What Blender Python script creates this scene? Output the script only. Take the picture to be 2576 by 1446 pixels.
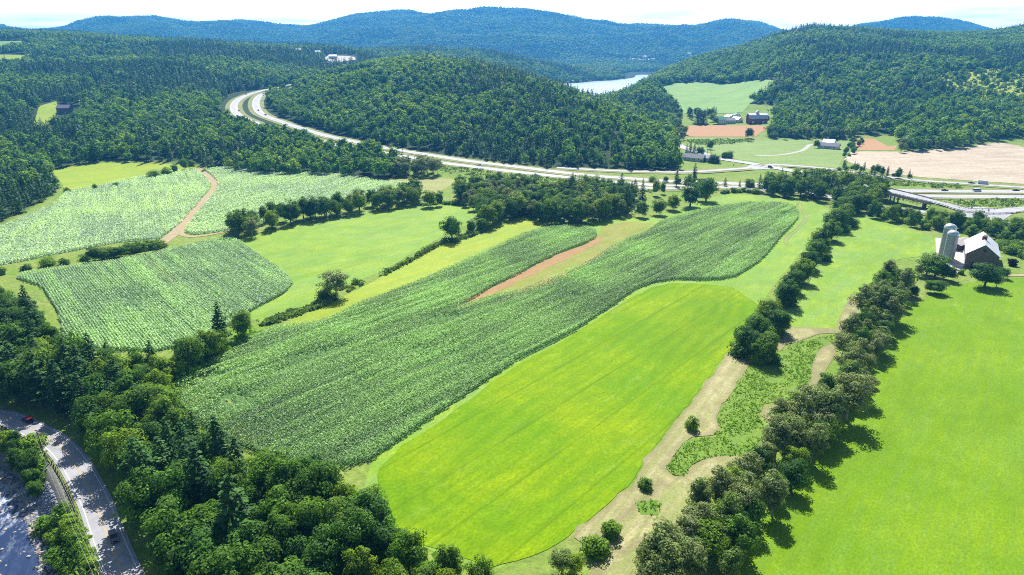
import bpy, math, random
import numpy as np
from math import radians, sin, cos, tan, pi
from mathutils import Vector, geometry

# ------------------------------------------------------------------ camera, sky, sun, exposure
for o in list(bpy.data.objects): bpy.data.objects.remove(o)
SC = bpy.context.scene
COL = SC.collection
CAM_H = 100.0
TH = radians(19.33)
F = 683.0
cam = bpy.data.cameras.new('camera'); cam.sensor_width = 36.0; cam.lens = F / 1024 * 36.0
cam.clip_start = 1.0; cam.clip_end = 40000.0
camo = bpy.data.objects.new('camera', cam); COL.objects.link(camo)
camo.location = (0, 0, CAM_H); camo.rotation_euler = (pi / 2 - TH, 0, 0)
SC.camera = camo
SUN_AZ, SUN_EL = 3.0, 49.0          # degrees from straight ahead (+Y) towards the west side, height
EXPO = 0.8
SC.view_settings.view_transform = 'Standard'; SC.view_settings.look = 'None'
SC.view_settings.exposure = EXPO; SC.view_settings.gamma = 1.0
SC.view_settings.use_curve_mapping = False
W = bpy.data.worlds.new('World'); SC.world = W; W.use_nodes = True
nt = W.node_tree; nt.nodes.clear()
def N(nt, t, **kw):
    n = nt.nodes.new(t)
    for k, v in kw.items(): setattr(n, k, v)
    return n
sky = N(nt, 'ShaderNodeTexSky', sky_type='NISHITA'); sky.sun_disc = False
sky.sun_elevation = radians(SUN_EL); sky.sun_rotation = radians(SUN_AZ)
sky.air_density = 1.0; sky.dust_density = 1.5; sky.ozone_density = 2.0
# broken bright cloud deck, drawn by direction in the sky
tc = N(nt, 'ShaderNodeTexCoord')
sep = N(nt, 'ShaderNodeSeparateXYZ'); nt.links.new(tc.outputs['Generated'], sep.inputs[0])
zc = N(nt, 'ShaderNodeMath', operation='MAXIMUM'); zc.inputs[1].default_value = 0.02
nt.links.new(sep.outputs['Z'], zc.inputs[0])
za = N(nt, 'ShaderNodeMath', operation='ADD'); za.inputs[1].default_value = 0.06; nt.links.new(zc.outputs[0], za.inputs[0])
dx = N(nt, 'ShaderNodeMath', operation='DIVIDE'); nt.links.new(sep.outputs['X'], dx.inputs[0]); nt.links.new(za.outputs[0], dx.inputs[1])
dy = N(nt, 'ShaderNodeMath', operation='DIVIDE'); nt.links.new(sep.outputs['Y'], dy.inputs[0]); nt.links.new(za.outputs[0], dy.inputs[1])
cx = N(nt, 'ShaderNodeCombineXYZ'); nt.links.new(dx.outputs[0], cx.inputs[0]); nt.links.new(dy.outputs[0], cx.inputs[1])
cn = N(nt, 'ShaderNodeTexNoise'); cn.inputs['Scale'].default_value = 0.8; cn.inputs['Detail'].default_value = 6
nt.links.new(cx.outputs[0], cn.inputs['Vector'])
cr = N(nt, 'ShaderNodeMapRange'); cr.inputs[1].default_value = 0.34; cr.inputs[2].default_value = 0.50
cr.inputs[3].default_value = 0.62; cr.inputs[4].default_value = 1.0
nt.links.new(cn.outputs[0], cr.inputs[0])
el = N(nt, 'ShaderNodeMapRange'); el.inputs[1].default_value = 0.08; el.inputs[2].default_value = 0.20
el.inputs[3].default_value = 1.0; el.inputs[4].default_value = 0.03
nt.links.new(sep.outputs['Z'], el.inputs[0])
ml = N(nt, 'ShaderNodeMath', operation='MULTIPLY'); nt.links.new(cr.outputs[0], ml.inputs[0]); nt.links.new(el.outputs[0], ml.inputs[1])
yb = N(nt, 'ShaderNodeMapRange'); yb.inputs[1].default_value = 0.1; yb.inputs[2].default_value = 0.75
yb.inputs[3].default_value = 0.12; yb.inputs[4].default_value = 1.0
nt.links.new(sep.outputs['Y'], yb.inputs[0])
cc = N(nt, 'ShaderNodeVectorMath', operation='SCALE'); cc.inputs[0].default_value = (50, 51, 52)
nt.links.new(yb.outputs[0], cc.inputs['Scale'])
mx = N(nt, 'ShaderNodeMix', data_type='RGBA')
nt.links.new(ml.outputs[0], mx.inputs['Factor']); nt.links.new(sky.outputs[0], mx.inputs['A']); nt.links.new(cc.outputs[0], mx.inputs['B'])
bg = N(nt, 'ShaderNodeBackground'); bg.inputs[1].default_value = 0.05
nt.links.new(mx.outputs['Result'], bg.inputs[0])
wo = N(nt, 'ShaderNodeOutputWorld'); nt.links.new(bg.outputs[0], wo.inputs[0])
sl = bpy.data.lights.new('sun', 'SUN'); sl.energy = 5.0; sl.angle = radians(0.5); sl.color = (1.0, 0.955, 0.87)
so = bpy.data.objects.new('sun', sl); COL.objects.link(so)
sd = Vector((sin(radians(SUN_AZ)) * cos(radians(SUN_EL)), cos(radians(SUN_AZ)) * cos(radians(SUN_EL)), sin(radians(SUN_EL))))
so.rotation_euler = sd.to_track_quat('Z', 'Y').to_euler(); so.location = (0, 0, 300)
SC.cycles.use_denoising = False; SC.cycles.sample_clamp_indirect = 4.0; SC.cycles.pixel_filter_type = 'BLACKMAN_HARRIS'; SC.cycles.filter_width = 1.0; SC.cycles.max_bounces = 6; SC.cycles.transparent_max_bounces = 8; SC.cycles.volume_bounces = 0
SC.cycles.diffuse_bounces = 3; SC.cycles.glossy_bounces = 2

# ------------------------------------------------------------------ helpers
rs = np.random.RandomState(7)
random.seed(7)
K = 1024 / 2575.0
CT, ST = cos(TH), sin(TH)
def ray(px, py):
    """direction through a point of the photograph, divided by its forward part: (x per y, z per y)"""
    a = (px * K - 512) / F; b = (287.5 - py * K) / F
    dyy = CT + b * ST
    return a / dyy, (-ST + b * CT) / dyy
def G(px, py, z=0.0):
    s, m = ray(px, py); Y = (z - CAM_H) / m
    return (s * Y, Y)
def vnoise(x, y, seed=0):
    r = np.random.RandomState(seed); T = r.rand(256, 256)
    xi = np.floor(x).astype(int); yi = np.floor(y).astype(int)
    fx = x - xi; fy = y - yi; fx = fx * fx * (3 - 2 * fx); fy = fy * fy * (3 - 2 * fy)
    g = lambda i, j: T[i & 255, j & 255]
    return (g(xi, yi) * (1 - fx) + g(xi + 1, yi) * fx) * (1 - fy) + (g(xi, yi + 1) * (1 - fx) + g(xi + 1, yi + 1) * fx) * fy
def fbm(x, y, scale, octv=4, seed=0):
    s = 0; a = 0.5; t = 0
    for i in range(octv):
        s = s + a * vnoise(x / scale + 13.7 * i, y / scale + 7.1 * i, seed + i); t += a; a *= .5; scale *= .5
    return s / t
def seg_dist(P, poly, closed=False):
    """distance from points P (n,2) to a polyline, signed side and arc position of the nearest point"""
    Q = np.array(poly, float)
    if closed: Q = np.vstack([Q, Q[:1]])
    best = np.full(len(P), 1e9); side = np.zeros(len(P)); zz = np.zeros(len(P)); acc = 0.0
    for i in range(len(Q) - 1):
        a, b = Q[i, :2], Q[i + 1, :2]; d = b - a; L = np.hypot(*d)
        if L < 1e-6: continue
        t = np.clip(((P - a) @ d) / (L * L), 0, 1)
        q = a + t[:, None] * d
        ds = np.hypot(P[:, 0] - q[:, 0], P[:, 1] - q[:, 1])
        m = ds < best
        best[m] = ds[m]
        cr_ = d[0] * (P[:, 1] - a[1]) - d[1] * (P[:, 0] - a[0])
        side[m] = np.sign(cr_[m])
        zz[m] = (i + t)[m]
    return best, side, zz
def inside(P, poly):
    x, y = P[:, 0], P[:, 1]; c = np.zeros(len(P), bool); n = len(poly)
    for i in range(n):
        x1, y1 = poly[i][:2]; x2, y2 = poly[(i + 1) % n][:2]
        if y1 == y2: continue
        m = ((y1 > y) != (y2 > y)) & (x < (x2 - x1) * (y - y1) / (y2 - y1) + x1)
        c ^= m
    return c
def smooth_line(pts, n=6):
    """Catmull-Rom through points of any dimension"""
    P = np.array(pts, float); P = np.vstack([2 * P[0] - P[1], P, 2 * P[-1] - P[-2]]); out = []
    for i in range(1, len(P) - 2):
        for k in range(n):
            t = k / n
            out.append(0.5 * ((2 * P[i]) + (-P[i - 1] + P[i + 1]) * t + (2 * P[i - 1] - 5 * P[i] + 4 * P[i + 1] - P[i + 2]) * t * t + (-P[i - 1] + 3 * P[i] - 3 * P[i + 1] + P[i + 2]) * t ** 3))
    out.append(P[-2]); return np.array(out)
def sm(a, b, x):
    t = np.clip((x - a) / (b - a), 0, 1); return t * t * (3 - 2 * t)

# ------------------------------------------------------------------ terrain
COLS = {  # display column -> {distance: ground height}
 -1500: {560:0,600:0,700:8,800:18,900:30,1050:45,1200:60,1400:82,1700:118,2000:138,2300:120,2700:90,3200:60},
 0: {560:0,600:0,700:8,800:18,900:30,1050:45,1200:60,1400:82,1700:118,2000:138,2300:120,2700:90,3200:60},
 200: {560:0,600:0,700:8,800:18,900:30,1050:45,1200:60,1400:82,1700:114,2000:133,2300:110,2700:80,3200:50},
 450: {560:0,600:0,700:8,800:17,900:28,1050:42,1200:56,1400:76,1700:104,1900:114,2300:95,2700:60,3200:30},
 640: {560:0,600:0,700:10,800:18,900:26,1050:32,1200:46,1400:66,1700:94,1900:104,2300:82,2700:50,3200:25},
 700: {560:0,600:0,700:10,800:16,900:24,1000:30,1150:36,1300:48,1400:58,1700:88,1900:100,2300:80,2700:50,3200:20},
 800: {560:0,600:0,700:9,800:14,900:26,1000:44,1150:56,1200:56,1400:52,1700:78,1950:94,2300:75,2700:45,3200:20},
 870: {560:0,600:0,700:7,770:10,850:24,1000:52,1150:64,1250:60,1400:52,1700:76,1950:88,2300:70,2700:40,3200:20},
 950: {560:0,600:0,700:5,760:14,850:34,1000:66,1120:74,1250:68,1400:58,1700:56,2000:74,2300:82,2700:55,3200:25},
 1060: {560:0,600:0,660:3,720:10,800:28,900:50,1050:76,1150:80,1250:74,1400:60,1700:45,2000:65,2300:90,2700:60,3200:30},
 1200: {560:0,600:0,650:2,720:12,800:28,900:50,1050:72,1150:68,1250:56,1400:42,1700:28,2000:52,2300:88,2700:60,3200:30},
 1300: {560:0,600:0,640:2,720:16,800:32,900:50,1020:60,1150:48,1250:36,1400:20,1700:5,2000:20,2300:68,2700:50,3200:30},
 1400: {560:0,610:0,700:14,800:32,900:45,960:46,1050:40,1200:22,1400:6,1700:0,1850:-4,2120:-4,2180:4,2350:36,2500:42,2700:32,3200:20},
 1500: {560:0,610:0,700:17,800:32,860:34,920:31,1050:15,1200:3,1400:-2,1700:-6,2280:-6,2340:3,2500:16,2700:20,3200:20},
 1590: {560:0,610:0,700:15,780:20,850:14,950:6,1050:8,1200:20,1300:18,1400:8,1600:-6,2480:-6,2540:3,2650:9,2900:6,3200:15},
 1600: {560:0,610:0,700:14,780:18,850:12,950:6,1050:10,1200:24,1300:24,1400:14,1600:-4,1700:-6,2820:-6,2900:3,3200:15},
 1640: {560:0,600:0,680:8,740:12,800:7,900:4,1050:14,1200:30,1300:32,1400:30,1700:22,2000:10,2200:-6,2820:-6,2900:3,3200:15},
 1690: {560:0,600:0,650:2,700:5,800:3,900:3,1000:6,1200:17,1350:26,1400:28,1700:45,2000:38,2300:16,2700:5,3200:12},
 1760: {560:0,600:0,800:0,900:2,1000:6,1200:18,1350:28,1500:46,1700:66,1850:70,2000:60,2300:34,2700:14,3200:12},
 1850: {560:0,800:0,900:3,1000:7,1200:20,1350:31,1400:37,1600:70,1800:90,2000:80,2300:50,2700:20,3200:15},
 1950: {560:0,800:0,900:5,1000:14,1200:42,1400:76,1600:105,1800:123,2000:115,2300:80,2700:40,3200:20},
 2030: {560:0,800:0,850:3,1000:22,1200:53,1400:88,1600:122,1800:144,2000:140,2300:100,2700:50,3200:25},
 2200: {560:0,770:0,850:9,1000:29,1200:58,1400:88,1600:115,1800:135,2000:132,2300:100,2700:60,3200:35},
 2350: {560:0,690:0,800:11,1000:34,1200:58,1400:85,1600:110,1800:126,2000:124,2300:100,2700:60,3200:40},
 2480: {560:0,740:0,800:8,1000:30,1200:58,1400:86,1600:112,1800:126,2000:128,2300:110,2700:70,3200:45},
 2575: {560:0,760:0,1000:30,1200:58,1400:88,1600:116,1900:144,2100:140,2300:115,2700:80,3200:50},
 4000: {560:0,760:0,1000:30,1200:58,1400:88,1600:116,1900:146,2100:140,2300:115,2700:80,3200:50}}
SKY_FAR = [(-1500,75),(-60,60),(0,66),(30,76),(100,84),(170,76),(200,64),(230,55),(280,47),(350,50),(420,60),(500,66),(560,60),(620,60),(660,68),(720,76),(780,80),(830,65),(900,52),(960,46),(1040,47),(1080,50),(1150,42),(1230,34),(1300,31),(1350,36),(1400,48),(1460,62),(1540,72),(1600,70),(1660,66),(1760,66),(1820,58),(1870,55),(1900,60),(1940,74),(2000,88),(2120,82),(2200,69),(2260,58),(2300,54),(2350,60),(2400,70),(2450,80),(2520,88),(4000,80)]
s_of = lambda x: (np.asarray(x, float) * K - 512) / F * CT
NS, NY = 760, 330
SG = np.linspace(-1.35, 1.35, NS)
YG = np.concatenate([np.linspace(60, 330, 110, endpoint=False), np.geomspace(330, 9300, NY - 110)])
def gsm(A, sig, axis):
    r = int(3 * sig) + 1; k = np.exp(-0.5 * (np.arange(-r, r + 1) / sig) ** 2); k /= k.sum()
    pad = [(0, 0), (0, 0)]; pad[axis] = (r, r); B = np.pad(A, pad, 'edge'); out = np.zeros_like(A)
    for i, w in enumerate(k):
        out += w * (B[i:i + A.shape[0], :] if axis == 0 else B[:, i:i + A.shape[1]])
    return out
ck = sorted(COLS); cs = s_of(ck)
prof = np.array([np.interp(YG, sorted(COLS[c]), [COLS[c][d] for d in sorted(COLS[c])]) for c in ck])
HT = np.array([np.interp(SG, cs, prof[:, j]) for j in range(NY)]).T
far = np.interp(SG, s_of([p[0] for p in SKY_FAR]), [p[1] for p in SKY_FAR])
YC = 5500.0
crest = 100 + YC * (120.7 - far) * K / F - 10
t = np.clip((YG - 3200) / (YC - 3200), 0, 1)[None, :]
up = 0.35 * t + 0.65 * sm(0, 1, t)
HT = np.where(YG[None, :] > 3200, HT * (1 - up) + crest[:, None] * up, HT)
dn = sm(YC, 7000, YG)[None, :]
HT = HT * (1 - dn * 0.72)
XD = (SG / CT * F + 512) / K
pale = 470 * np.exp(-((XD - 735) / 42.0) ** 2) * 0.55 + 560 * np.exp(-((XD - 1555) / 60.0) ** 2) * 0.78
wf = np.exp(-((YG - 8300) / 450.0) ** 2)
pale_h = 100 + np.where(np.abs(XD - 735) < 200, 195 * np.exp(-((XD - 735) / 42.0) ** 4), 285 * np.exp(-((XD - 1555) / 62.0) ** 2))
HT = np.where(wf[None, :] > .01, np.maximum(HT, pale_h[:, None] * wf[None, :]), HT)
HT = gsm(gsm(HT, 2.2, 0), 1.3, 1)
SS, YY = np.meshgrid(SG, YG, indexing='ij'); XX = SS * YY
rough = (fbm(XX, YY, 420, 5, 3) - 0.5)
hillmask = sm(4, 30, HT)
HT = HT + hillmask * rough * (26 + 0.03 * np.clip(YY - 2500, 0, 3000)) * (1 - 0.0 * YY)
rid = 1 - np.abs(fbm(XX * 1.0, YY * 0.8, 900, 4, 31) - 0.5) * 5
tt = np.clip((YY - 3200) / (YC - 3200), 0, 1)
HT = HT + np.where(YY < YC, np.clip(rid, 0, 1) * 70 * tt * (1 - tt) * 2, 0) * (YY > 3200)
def hgrid(x, y, A=None):
    A = HT if A is None else A
    x = np.asarray(x, float); y = np.asarray(y, float)
    yc = np.clip(y, YG[0], YG[-1]); s = np.clip(x / yc, SG[0], SG[-1])
    fi = (s - SG[0]) / (SG[1] - SG[0]); i = np.clip(np.floor(fi).astype(int), 0, NS - 2); fi = fi - i
    j = np.clip(np.searchsorted(YG, yc) - 1, 0, NY - 2); fj = (yc - YG[j]) / (YG[j + 1] - YG[j])
    return (A[i, j] * (1 - fi) + A[i + 1, j] * fi) * (1 - fj) + (A[i, j + 1] * (1 - fi) + A[i + 1, j + 1] * fi) * fj
# the river road: centre line in the valley below the fields
ROAD_Z = -6.0; WATER_Z = -12.5
rc = [(-420, 990), (-150, 1022), (0, 1049), (40, 1060), (84, 1082), (120, 1101), (150, 1122), (175, 1150), (200, 1187), (226, 1236), (244, 1275), (259, 1316), (277, 1367), (309, 1446)]
rpts = [G(x, y, ROAD_Z) for x, y in rc]
dlast = np.array(rpts[-1]) - np.array(rpts[-3]); dlast /= np.hypot(*dlast)
rpts += [tuple(np.array(rpts[-1]) + dlast * q) for q in (30, 80, 200)]
dfirst = np.array(rpts[0]) - np.array(rpts[1]); dfirst /= np.hypot(*dfirst)
rpts = [tuple(np.array(rpts[0]) + dfirst * 300)] + rpts
RIVER_ROAD = smooth_line(rpts, 6)
P_ = np.c_[XX.ravel(), YY.ravel()]
near = (P_[:, 1] < 420) & (P_[:, 0] < 60)
dd = np.full(len(P_), 500.0); sd_ = np.ones(len(P_))
a_, b_, _ = seg_dist(P_[near], RIVER_ROAD); dd[near] = a_; sd_[near] = b_
river_side = -1.0     # set below by testing a point in the water
tst = seg_dist(np.array([G(40, 1330, WATER_Z)]), RIVER_ROAD)[1][0]
sgn = np.where(sd_ == tst, 1, -1)
d1 = dd * sgn          # >0 on the river side
hr = np.where(d1 < 0, ROAD_Z * sm(-42, -9, d1), ROAD_Z + (WATER_Z - 1.6 - ROAD_Z) * sm(5.0, 12.5, d1) + 16 * sm(95, 130, d1))
hr = np.where(dd > 499, 0, hr)
HT = HT + (hr.reshape(HT.shape)) * (np.abs(hr.reshape(HT.shape)) > 1e-6)
# highways: control points (column, row, height)
HW_OUT = [(900,190,52),(760,208,46),(700,220,40),(655,229,36),(620,240,32),(596,253,29),(588,270,27),(600,290,24),(640,308,19),(690,322,14.5),(760,342,11),(850,365,8),(984,387,5),(1081,405,3),(1180,418,2),(1287,431,1),(1447,448,0.6),(1550,458,0.4),(1675,467,0.2),(1850,474,0.2),(2100,484,0.2),(2336,493,0.2),(2575,495,0.2),(3300,500,0.2)]
HW_IN = [(900,205,52),(760,216,44),(700,227,38),(662,236,34),(646,250,30),(645,270,26),(662,289,22),(719,310,16),(764,325,13),(819,341,10),(880,354,8),(936,366,6),(1081,390,3.4),(1180,405,2.4),(1287,418,1.4),(1462,439,0.8),(1587,449,0.5),(1677,455,0.4),(1850,462,0.3),(2100,472,0.2),(2256,479,0.2),(2575,482,0.2),(3300,484,0.2)]
RAMP_A = [(1400,421.5,1),(1537,429,0.8),(1640,432,0.8),(1737,432,0.8),(1863,424,1),(1925,419,1.6)]
RAMP_B = [(1437,451,0.6),(1500,460,0.4),(1580,470,0.3),(1700,474,0.4),(1931,470,0.5),(2080,494,0.5),(2191,520,0.5),(2281,528,0.6),(2394,540,1),(2449,538,1.6)]
OVER = [(1690,352,2),(1712,368,1),(1760,384,1),(1813,399,1),(1888,411,1.4),(1938,420,2),(2010,433,4),(2076,447,6),(2140,459,7),(2201,472,7.4),(2306,497,6.4),(2380,515,4),(2440,531,2),(2520,532,1.4),(2575,526,1.2),(2900,505,1)]
COUNTY = [(1925,417,2),(1960,414.5,1.6),(2081,424,1),(2194,440,0.8),(2306,453,0.6),(2420,461,0.5),(2575,471,0.4),(3000,492,0.4)]
SIDE = [(2455,536,2),(2520,560,1),(2575,575,1),(2700,600,1)]
def line3(pts, n=8):
    W3 = [(*G(x, y, z), z) for x, y, z in pts]; return smooth_line(W3, n)
LINES = {k: line3(v) for k, v in dict(o=HW_OUT, i=HW_IN, ra=RAMP_A, rb=RAMP_B, ov=OVER, co=COUNTY, si=SIDE).items()}
def burn(line, w0, w1, skip=None):
    global HT
    lo = line[:, :2].min(0) - w1; hi = line[:, :2].max(0) + w1
    m = (P_[:, 0] > lo[0]) & (P_[:, 0] < hi[0]) & (P_[:, 1] > lo[1]) & (P_[:, 1] < hi[1])
    d, _, pos = seg_dist(P_[m], line); z = np.interp(pos, np.arange(len(line)), line[:, 2])
    k = 1 - sm(w0, w1, d)
    if skip is not None: k = k * (1 - np.interp(pos, *skip))
    H = HT.ravel(); H[m] = H[m] * (1 - k) + (z - 0.25) * k; HT = H.reshape(HT.shape)
burn(LINES['o'], 14, 50); burn(LINES['i'], 14, 50); burn(LINES['o'], 10, 16)
burn(LINES['ra'], 6, 14); burn(LINES['co'], 6, 16); burn(LINES['rb'], 6, 14)
ov = LINES['ov']; ovx = np.arange(len(ov)); b0, b1 = 8 * 8 + 5, 10 * 8 + 3   # bridge section of the overpass
burn(ov, 7, 20, skip=([0, b0 - 1, b0, b1, b1 + 1, 999], [0, 0, 1, 1, 0, 0]))
burn(LINES['i'], 7, 9); burn(LINES['o'], 7, 9)
def hz(x, y): return float(hgrid(x, y))
def T(px, py, zo=0.0):
    """the point of the ground seen through a point of the photograph"""
    s, m = ray(px, py)
    Yt = np.geomspace(61, 9200, 3000); z = CAM_H + m * Yt; g = hgrid(s * Yt, Yt) + zo
    w = np.nonzero(z <= g)[0]
    if len(w) == 0 or w[0] == 0: return G(px, py, 0.0)
    i = w[0]; a, b = (z - g)[i - 1], (g - z)[i]; q = a / (a + b + 1e-9)
    Yv = Yt[i - 1] + (Yt[i] - Yt[i - 1]) * q
    return (s * Yv, Yv)
def TP(pts): return [T(x, y) for x, y in pts]

# ------------------------------------------------------------------ materials
def mat(name):
    m = bpy.data.materials.new(name); m.use_nodes = True; m.node_tree.nodes.clear(); return m, m.node_tree
def L(nt, a, b): nt.links.new(a, b)
def rgba(c): return (c[0], c[1], c[2], 1)
def noise(nt, vec, scale, det=4, rough=.55):
    n = N(nt, 'ShaderNodeTexNoise'); n.inputs['Scale'].default_value = scale; n.inputs['Detail'].default_value = det
    n.inputs['Roughness'].default_value = rough; L(nt, vec, n.inputs['Vector']); return n.outputs[0]
def mrange(nt, v, a, b, c=0, d=1):
    n = N(nt, 'ShaderNodeMapRange'); L(nt, v, n.inputs[0])
    for i, q in enumerate((a, b, c, d)): n.inputs[i + 1].default_value = q
    return n.outputs[0]
def mixc(nt, f, a, b, blend='MIX'):
    n = N(nt, 'ShaderNodeMix', data_type='RGBA', blend_type=blend)
    if isinstance(f, float): n.inputs['Factor'].default_value = f
    else: L(nt, f, n.inputs['Factor'])
    for q, s in ((a, 'A'), (b, 'B')):
        if isinstance(q, tuple): n.inputs[s].default_value = rgba(q)
        else: L(nt, q, n.inputs[s])
    return n.outputs['Result']
def wpos(nt, ang=0.0, sx=1.0, sy=1.0):
    g = N(nt, 'ShaderNodeNewGeometry'); m = N(nt, 'ShaderNodeMapping', vector_type='POINT')
    L(nt, g.outputs['Position'], m.inputs[0]); m.inputs['Rotation'].default_value = (0, 0, -ang)
    m2 = N(nt, 'ShaderNodeMapping', vector_type='POINT'); L(nt, m.outputs[0], m2.inputs[0])
    m2.inputs['Scale'].default_value = (sx, sy, 1); return m2.outputs[0]
def finish(nt, col, rough=0.8, spec=0.2, bump=None, bstr=0.4, bdist=0.3, metal=0.0):
    p = N(nt, 'ShaderNodeBsdfPrincipled')
    if isinstance(col, tuple): p.inputs['Base Color'].default_value = rgba(col)
    else: L(nt, col, p.inputs['Base Color'])
    if isinstance(rough, float): p.inputs['Roughness'].default_value = rough
    else: L(nt, rough, p.inputs['Roughness'])
    p.inputs['Specular IOR Level'].default_value = spec; p.inputs['Metallic'].default_value = metal
    if bump is not None:
        b = N(nt, 'ShaderNodeBump'); b.inputs['Strength'].default_value = bstr; b.inputs['Distance'].default_value = bdist
        L(nt, bump, b.inputs['Height']); L(nt, b.outputs[0], p.inputs['Normal'])
    o = N(nt, 'ShaderNodeOutputMaterial'); L(nt, p.outputs[0], o.inputs[0]); return p
def grass_mat(name, c1, c2, c3, ang=0.0, streak=0.5, patch=25.0, edge=0.0, fine=1.2, bst=0.5, pale=None, paleamt=0.0, spec=.15):
    m, nt = mat(name); v = wpos(nt, ang, 0.06, 1.0); iso = wpos(nt)
    col = mixc(nt, mrange(nt, noise(nt, iso, 1 / patch, 5), .38, .62), c1, c2)
    st = noise(nt, v, 0.45, 4, .65)
    col = mixc(nt, mrange(nt, st, .42, .62, 0, streak), col, c3)
    if pale:
        pn = noise(nt, wpos(nt, ang, .45, 1.0), 1 / 14.0, 8, .78)
        col = mixc(nt, mrange(nt, pn, .56, .72, 0, paleamt), col, pale)
    if 0 < edge < 3:
        at = N(nt, 'ShaderNodeAttribute', attribute_name='edge'); w3 = N(nt, 'ShaderNodeMath', operation='PINGPONG'); L(nt, at.outputs['Fac'], w3.inputs[0]); w3.inputs[1].default_value = edge
        col = mixc(nt, mrange(nt, w3.outputs[0], .2, edge * .8, .7, 0), col, tuple(q * .55 for q in c1))
    if name != 'mown straw':
        bl = noise(nt, wpos(nt, ang, .4, 1), .10, 7, .8); col = mixc(nt, mrange(nt, bl, .58, .70, 0, .55), col, tuple(min(1, q * 1.25 + .06) for q in c2))
        b2 = noise(nt, wpos(nt, ang, .3, 1), .035, 5, .7); col = mixc(nt, mrange(nt, b2, .36, .5, .55, 0), col, tuple(q * .72 for q in c1))
    if edge > 3:
        at = N(nt, 'ShaderNodeAttribute', attribute_name='edge')
        sx_ = N(nt, 'ShaderNodeSeparateXYZ'); L(nt, wpos(nt, ang), sx_.inputs[0])
        md = N(nt, 'ShaderNodeMath', operation='PINGPONG'); L(nt, sx_.outputs['Y'], md.inputs[0]); md.inputs[1].default_value = edge
        col = mixc(nt, mrange(nt, md.outputs[0], .0, .6, .5, 0), col, tuple(q * .42 for q in c1))
        w2 = N(nt, 'ShaderNodeMath', operation='PINGPONG'); L(nt, at.outputs['Fac'], w2.inputs[0]); w2.inputs[1].default_value = 2.7
        col = mixc(nt, mrange(nt, w2.outputs[0], .4, 2.2, .0, .12), col, tuple(min(1, q * 1.35) for q in c2))
    fn = noise(nt, wpos(nt, ang, .6, 1), fine, 5, .75)
    col = mixc(nt, mrange(nt, fn, .3, .7, .7, 0), col, tuple(q * .42 for q in c1))
    fm = noise(nt, wpos(nt, ang, .5, 1), fine * .18, 4, .7)
    col = mixc(nt, mrange(nt, fm, .35, .62, .35, 0), col, tuple(q * .55 for q in c1))
    finish(nt, col, .75, spec, fn, bst, .35); return m
def plain(name, c, rough=.7, spec=.3, var=.25, scale=2.0, metal=0.0, sx=1, sy=1, sz=1, bst=0.0):
    m, nt = mat(name); tcn = N(nt, 'ShaderNodeTexCoord'); mp = N(nt, 'ShaderNodeMapping'); L(nt, tcn.outputs['Object'], mp.inputs[0])
    mp.inputs['Scale'].default_value = (sx, sy, sz)
    n = noise(nt, mp.outputs[0], scale, 5, .6)
    col = mixc(nt, mrange(nt, n, .3, .7), tuple(q * (1 - var) for q in c), tuple(min(1, q * (1 + var)) for q in c))
    finish(nt, col, rough, spec, n if bst else None, bst, .05, metal); return m
def leaf_mat(name, cols, trans=.3, spec=.08, rough=.55, dark=.42):
    m, nt = mat(name); oi = N(nt, 'ShaderNodeObjectInfo'); cr_ = N(nt, 'ShaderNodeValToRGB'); ln_ = noise(nt, oi.outputs['Location'], .006, 3, .6)
    mm = N(nt, 'ShaderNodeMath', operation='MULTIPLY_ADD'); L(nt, oi.outputs['Random'], mm.inputs[0]); mm.inputs[1].default_value = .62
    L(nt, mrange(nt, ln_, .35, .65, 0, .38), mm.inputs[2]); L(nt, mm.outputs[0], cr_.inputs[0])
    e = cr_.color_ramp.elements
    for i, c in enumerate(cols):
        p = i / (len(cols) - 1)
        if i == 0: e[0].position = 0; e[0].color = rgba(c)
        elif i == len(cols) - 1: e[-1].position = 1; e[-1].color = rgba(c)
        else: q = e.new(p); q.color = rgba(c)
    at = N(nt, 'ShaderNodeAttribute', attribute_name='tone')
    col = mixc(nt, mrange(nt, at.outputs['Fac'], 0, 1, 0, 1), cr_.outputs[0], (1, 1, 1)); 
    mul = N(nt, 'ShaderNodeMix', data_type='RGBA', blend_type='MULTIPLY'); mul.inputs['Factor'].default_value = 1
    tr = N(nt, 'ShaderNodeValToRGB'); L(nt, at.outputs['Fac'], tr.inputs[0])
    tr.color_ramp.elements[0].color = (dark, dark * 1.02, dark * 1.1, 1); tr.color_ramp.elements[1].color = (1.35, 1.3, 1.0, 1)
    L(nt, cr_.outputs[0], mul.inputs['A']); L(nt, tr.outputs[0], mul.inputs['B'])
    p = N(nt, 'ShaderNodeBsdfPrincipled'); L(nt, mul.outputs['Result'], p.inputs['Base Color'])
    p.inputs['Roughness'].default_value = rough; p.inputs['Specular IOR Level'].default_value = spec
    tb = N(nt, 'ShaderNodeBsdfTranslucent')
    wm = N(nt, 'ShaderNodeMix', data_type='RGBA', blend_type='MULTIPLY'); wm.inputs['Factor'].default_value = 1
    L(nt, mul.outputs['Result'], wm.inputs['A']); wm.inputs['B'].default_value = (1.5, 1.45, .6, 1)
    L(nt, wm.outputs['Result'], tb.inputs[0])
    ms = N(nt, 'ShaderNodeMixShader'); ms.inputs[0].default_value = trans
    L(nt, p.outputs[0], ms.inputs[1]); L(nt, tb.outputs[0], ms.inputs[2])
    o = N(nt, 'ShaderNodeOutputMaterial'); L(nt, ms.outputs[0], o.inputs[0]); return m

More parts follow.
